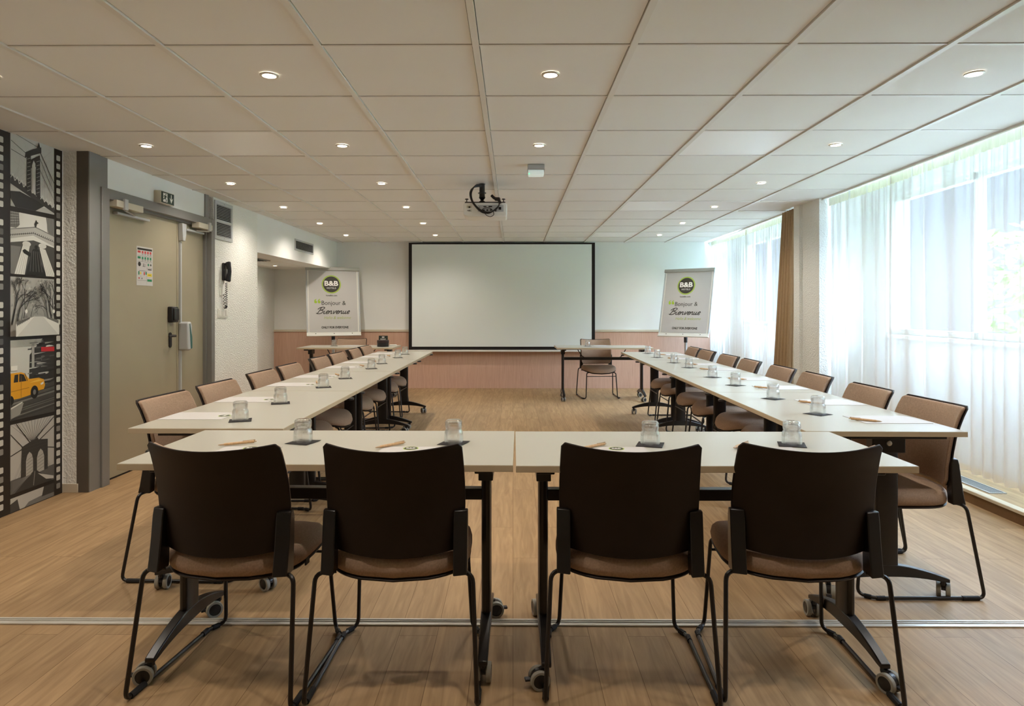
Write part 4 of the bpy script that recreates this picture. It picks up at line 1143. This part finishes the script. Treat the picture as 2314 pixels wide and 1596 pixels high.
# ------------------------------------------------------------------ flip charts
LET = {'B': ([[(.15, 1.9), (.08, 1.2), (-.02, .5), (-.14, -.05)], [(-.35, 1.35), (-.1, 1.8), (.35, 2.05), (.72, 1.9), (.66, 1.5), (.3, 1.12), (.12, 1.05), (.5, 1.05), (.74, .75), (.62, .25), (.25, .0), (-.1, .05), (-.35, .2)]], 1.0),
       'i': ([[(.0, .9), (-.04, .3), (.08, .0), (.3, .15)], [(.08, 1.3), (.10, 1.34)]], .38),
       'e': ([[(-.02, .35), (.25, .5), (.34, .78), (.2, .95), (.02, .7), (.0, .25), (.15, .0), (.42, .15)]], .5),
       'n': ([[(.0, .9), (.0, .45), (-.02, .02)], [(.0, .5), (.2, .88), (.36, .82), (.36, .35), (.44, .02), (.62, .2)]], .7),
       'v': ([[(-.05, .85), (.06, .8), (.08, .3), (.16, .02), (.34, .45), (.42, .9), (.6, .82)]], .62),
       'u': ([[(.0, .9), (-.02, .3), (.1, .0), (.3, .25), (.4, .85)], [(.4, .9), (.36, .3), (.46, .0), (.64, .18)]], .72)}
def script_word(mb, word, u, v, h, width, y):
    x = 0; strokes = []
    for ch in word:
        st_, adv = LET[ch]
        for s in st_: strokes.append([(x+p[0]+0.28*p[1], p[1]) for p in s])
        x += adv
    xs = [p[0] for s in strokes for p in s]; a, b_ = min(xs), max(xs); k = width/(b_-a)
    for s in strokes:
        pth = smoothpath([(u+(p[0]-(a+b_)/2)*k, y, v+p[1]*h) for p in s], 5)
        mb.tube(pth, 0.0062, 6, flat=0.15)
def flip_chart(x, y, rz, lean, label, zb, hb=1.05, wb=0.79):
    t = thing('flip_chart', label, 'flip chart', (x, y, 0), rz, 'flip charts beside the projection screen')
    rot = (-lean, 0, 0); L0 = (0, -0.06, zb)
    def bd(mb, name, mt, parent=t, **k):
        if parent is t: return mb.build(name, mt, t, L0, rot, **k)
        return mb.build(name, mt, parent, **k)
    bd(MB().box(-wb/2+.008, wb/2-.008, 0, 0.012, 0, hb), 'board', 'white_plastic', smooth=False)
    m = MB(); m.box(-wb/2-.004, -wb/2+.016, -0.006, 0.016, 0, hb); m.box(wb/2-.016, wb/2+.004, -0.006, 0.016, 0, hb); m.box(-wb/2, wb/2, -0.005, 0.015, hb-.03, hb)
    bd(m, 'board_frame', 'silver', bevel=0.003)
    bd(MB().box(-wb/2-.008, wb/2+.008, -0.022, 0.018, hb-0.045, hb+0.006), 'paper_clamp', mat('clamp_grey', srgb(168, 168, 160), 0.4), bevel=0.005)
    m = MB(); m.box(-wb/2-.006, wb/2+.006, -0.030, 0.016, -0.012, 0.004); m.box(-wb/2-.006, wb/2+.006, -0.008, 0.0, 0.004, 0.045)
    bd(m, 'pen_tray', 'white_plastic', bevel=0.002)
    for sx in (-0.27, 0, 0.27):
        m = MB(); m.lathe([(0.007, -0.0075), (0.006, -0.0095), (0, -0.010)], 10, (sx, 0, 0.028), 'y'); bd(m, 'tray_screw', 'ink')
    pw = wb-0.07; ph = hb-0.105; p0 = 0.052
    ps = bd(MB().box(-pw/2, pw/2, -0.0045, -0.002, p0, p0+ph), 'poster', 'paper', smooth=False)
    top = hb; fr_ = lambda f: hb*(1-f)
    F_ = lambda d: (lambda u, v: (u, d, v))
    m = MB(); cz = fr_(.25); cx_ = -0.025
    disc(m, cx_, cz, .143, F_(-.0050), 0, 40); disc(m, cx_, cz, .134, F_(-.0053), 3, 40); disc(m, cx_, cz, .124, F_(-.0056), 1, 40)
    put_text(m, 'B&B', 0.105, cx_, cz+.015, F_(-.0060), 2, width=0.205, bold=0.0035)
    put_text(m, 'HOTELS', 0.036, cx_, cz-.058, F_(-.0060), 2, width=0.135, space=1.15)
    m.build('round_logo', ['lime', 'logo_dark', 'white_ink', 'lime_pale'], ps, smooth=False)
    m = MB(); put_text(m, 'hotelbb.com', 0.032, cx_, fr_(.415), F_(-.0052), 0, width=0.165, bold=0.0008); m.build('web_address', 'ink', ps, smooth=False)
    m = MB(); put_text(m, 'Bonjour &', 0.092, 0.005, fr_(.535), F_(-.0052), 0, width=0.36); m.build('greeting_lettering', 'ink', ps, smooth=False)
    m = MB(); script_word(m, 'Bienvenue', -0.01, fr_(.685), 0.050, 0.50, -.0055); m.build('script_lettering', 'ink', ps, smooth=False)
    m = MB(); put_text(m, 'ONLY FOR EVERYONE', 0.046, 0.015, fr_(.885), F_(-.0052), 0, width=0.40, bold=0.0018); m.build('slogan_lettering', 'ink', ps, smooth=False)
    m = MB()
    put_text(m, 'Hello & welcome', 0.060, 0.055, fr_(.742), F_(-.0052), 0, width=0.40, shear=0.3)
    m.build('green_lettering', 'lime_pale', ps, smooth=False)
    m = MB()
    for k in range(2):
        ux = -0.262+k*0.052; uz = fr_(.505)
        disc(m, ux, uz-.008, .021, F_(-.0052), 0, 16)
        m.add([F_(-.0053)(*p) for p in [(ux-.021, uz-.006), (ux-.018, uz+.022), (ux+.006, uz+.040), (ux+.016, uz+.036), (ux+.0, uz+.020), (ux-.002, uz+.010)]], [(0, 1, 2, 3, 4, 5)])
    m.build('quotation_mark', 'lime', ps, smooth=False)
    # post and base
    m = MB(); m.tube([(0, 0.045, 0.05), (0, 0.045, zb+0.16)], 0.021, 14); m.box(-0.05, 0.05, 0.0, 0.03, zb+0.06, zb+0.10); m.build('post', 'alu', t)
    m = MB(); m.tube([(0, 0.045, zb-0.10), (0, 0.045, zb-0.02)], 0.027, 14); m.build('post_collar', 'black_plastic', t)
    for k in range(5):
        q = 2*PI*k/5+0.3
        m = MB(); m.tube([(0, 0.045, 0.075), (0.24*math.cos(q), 0.045+0.24*math.sin(q), 0.055)], [0.018, 0.012], 8)
        m.lathe([(0.0, 0.0), (0.016, 0.004), (0.024, 0.025), (0.016, 0.045), (0.0, 0.05)], 12, (0.24*math.cos(q), 0.045+0.24*math.sin(q), 0)); m.build('base_leg', 'black_plastic', t)
    return t
flip_chart(-2.735, 10.0, R(23), R(10), 'flip chart with welcome poster beside the alcove, upright', 0.858)
flip_chart(2.59, 9.95, R(-38), R(14), 'flip chart with welcome poster near the windows, tilted back and turned', 0.848)
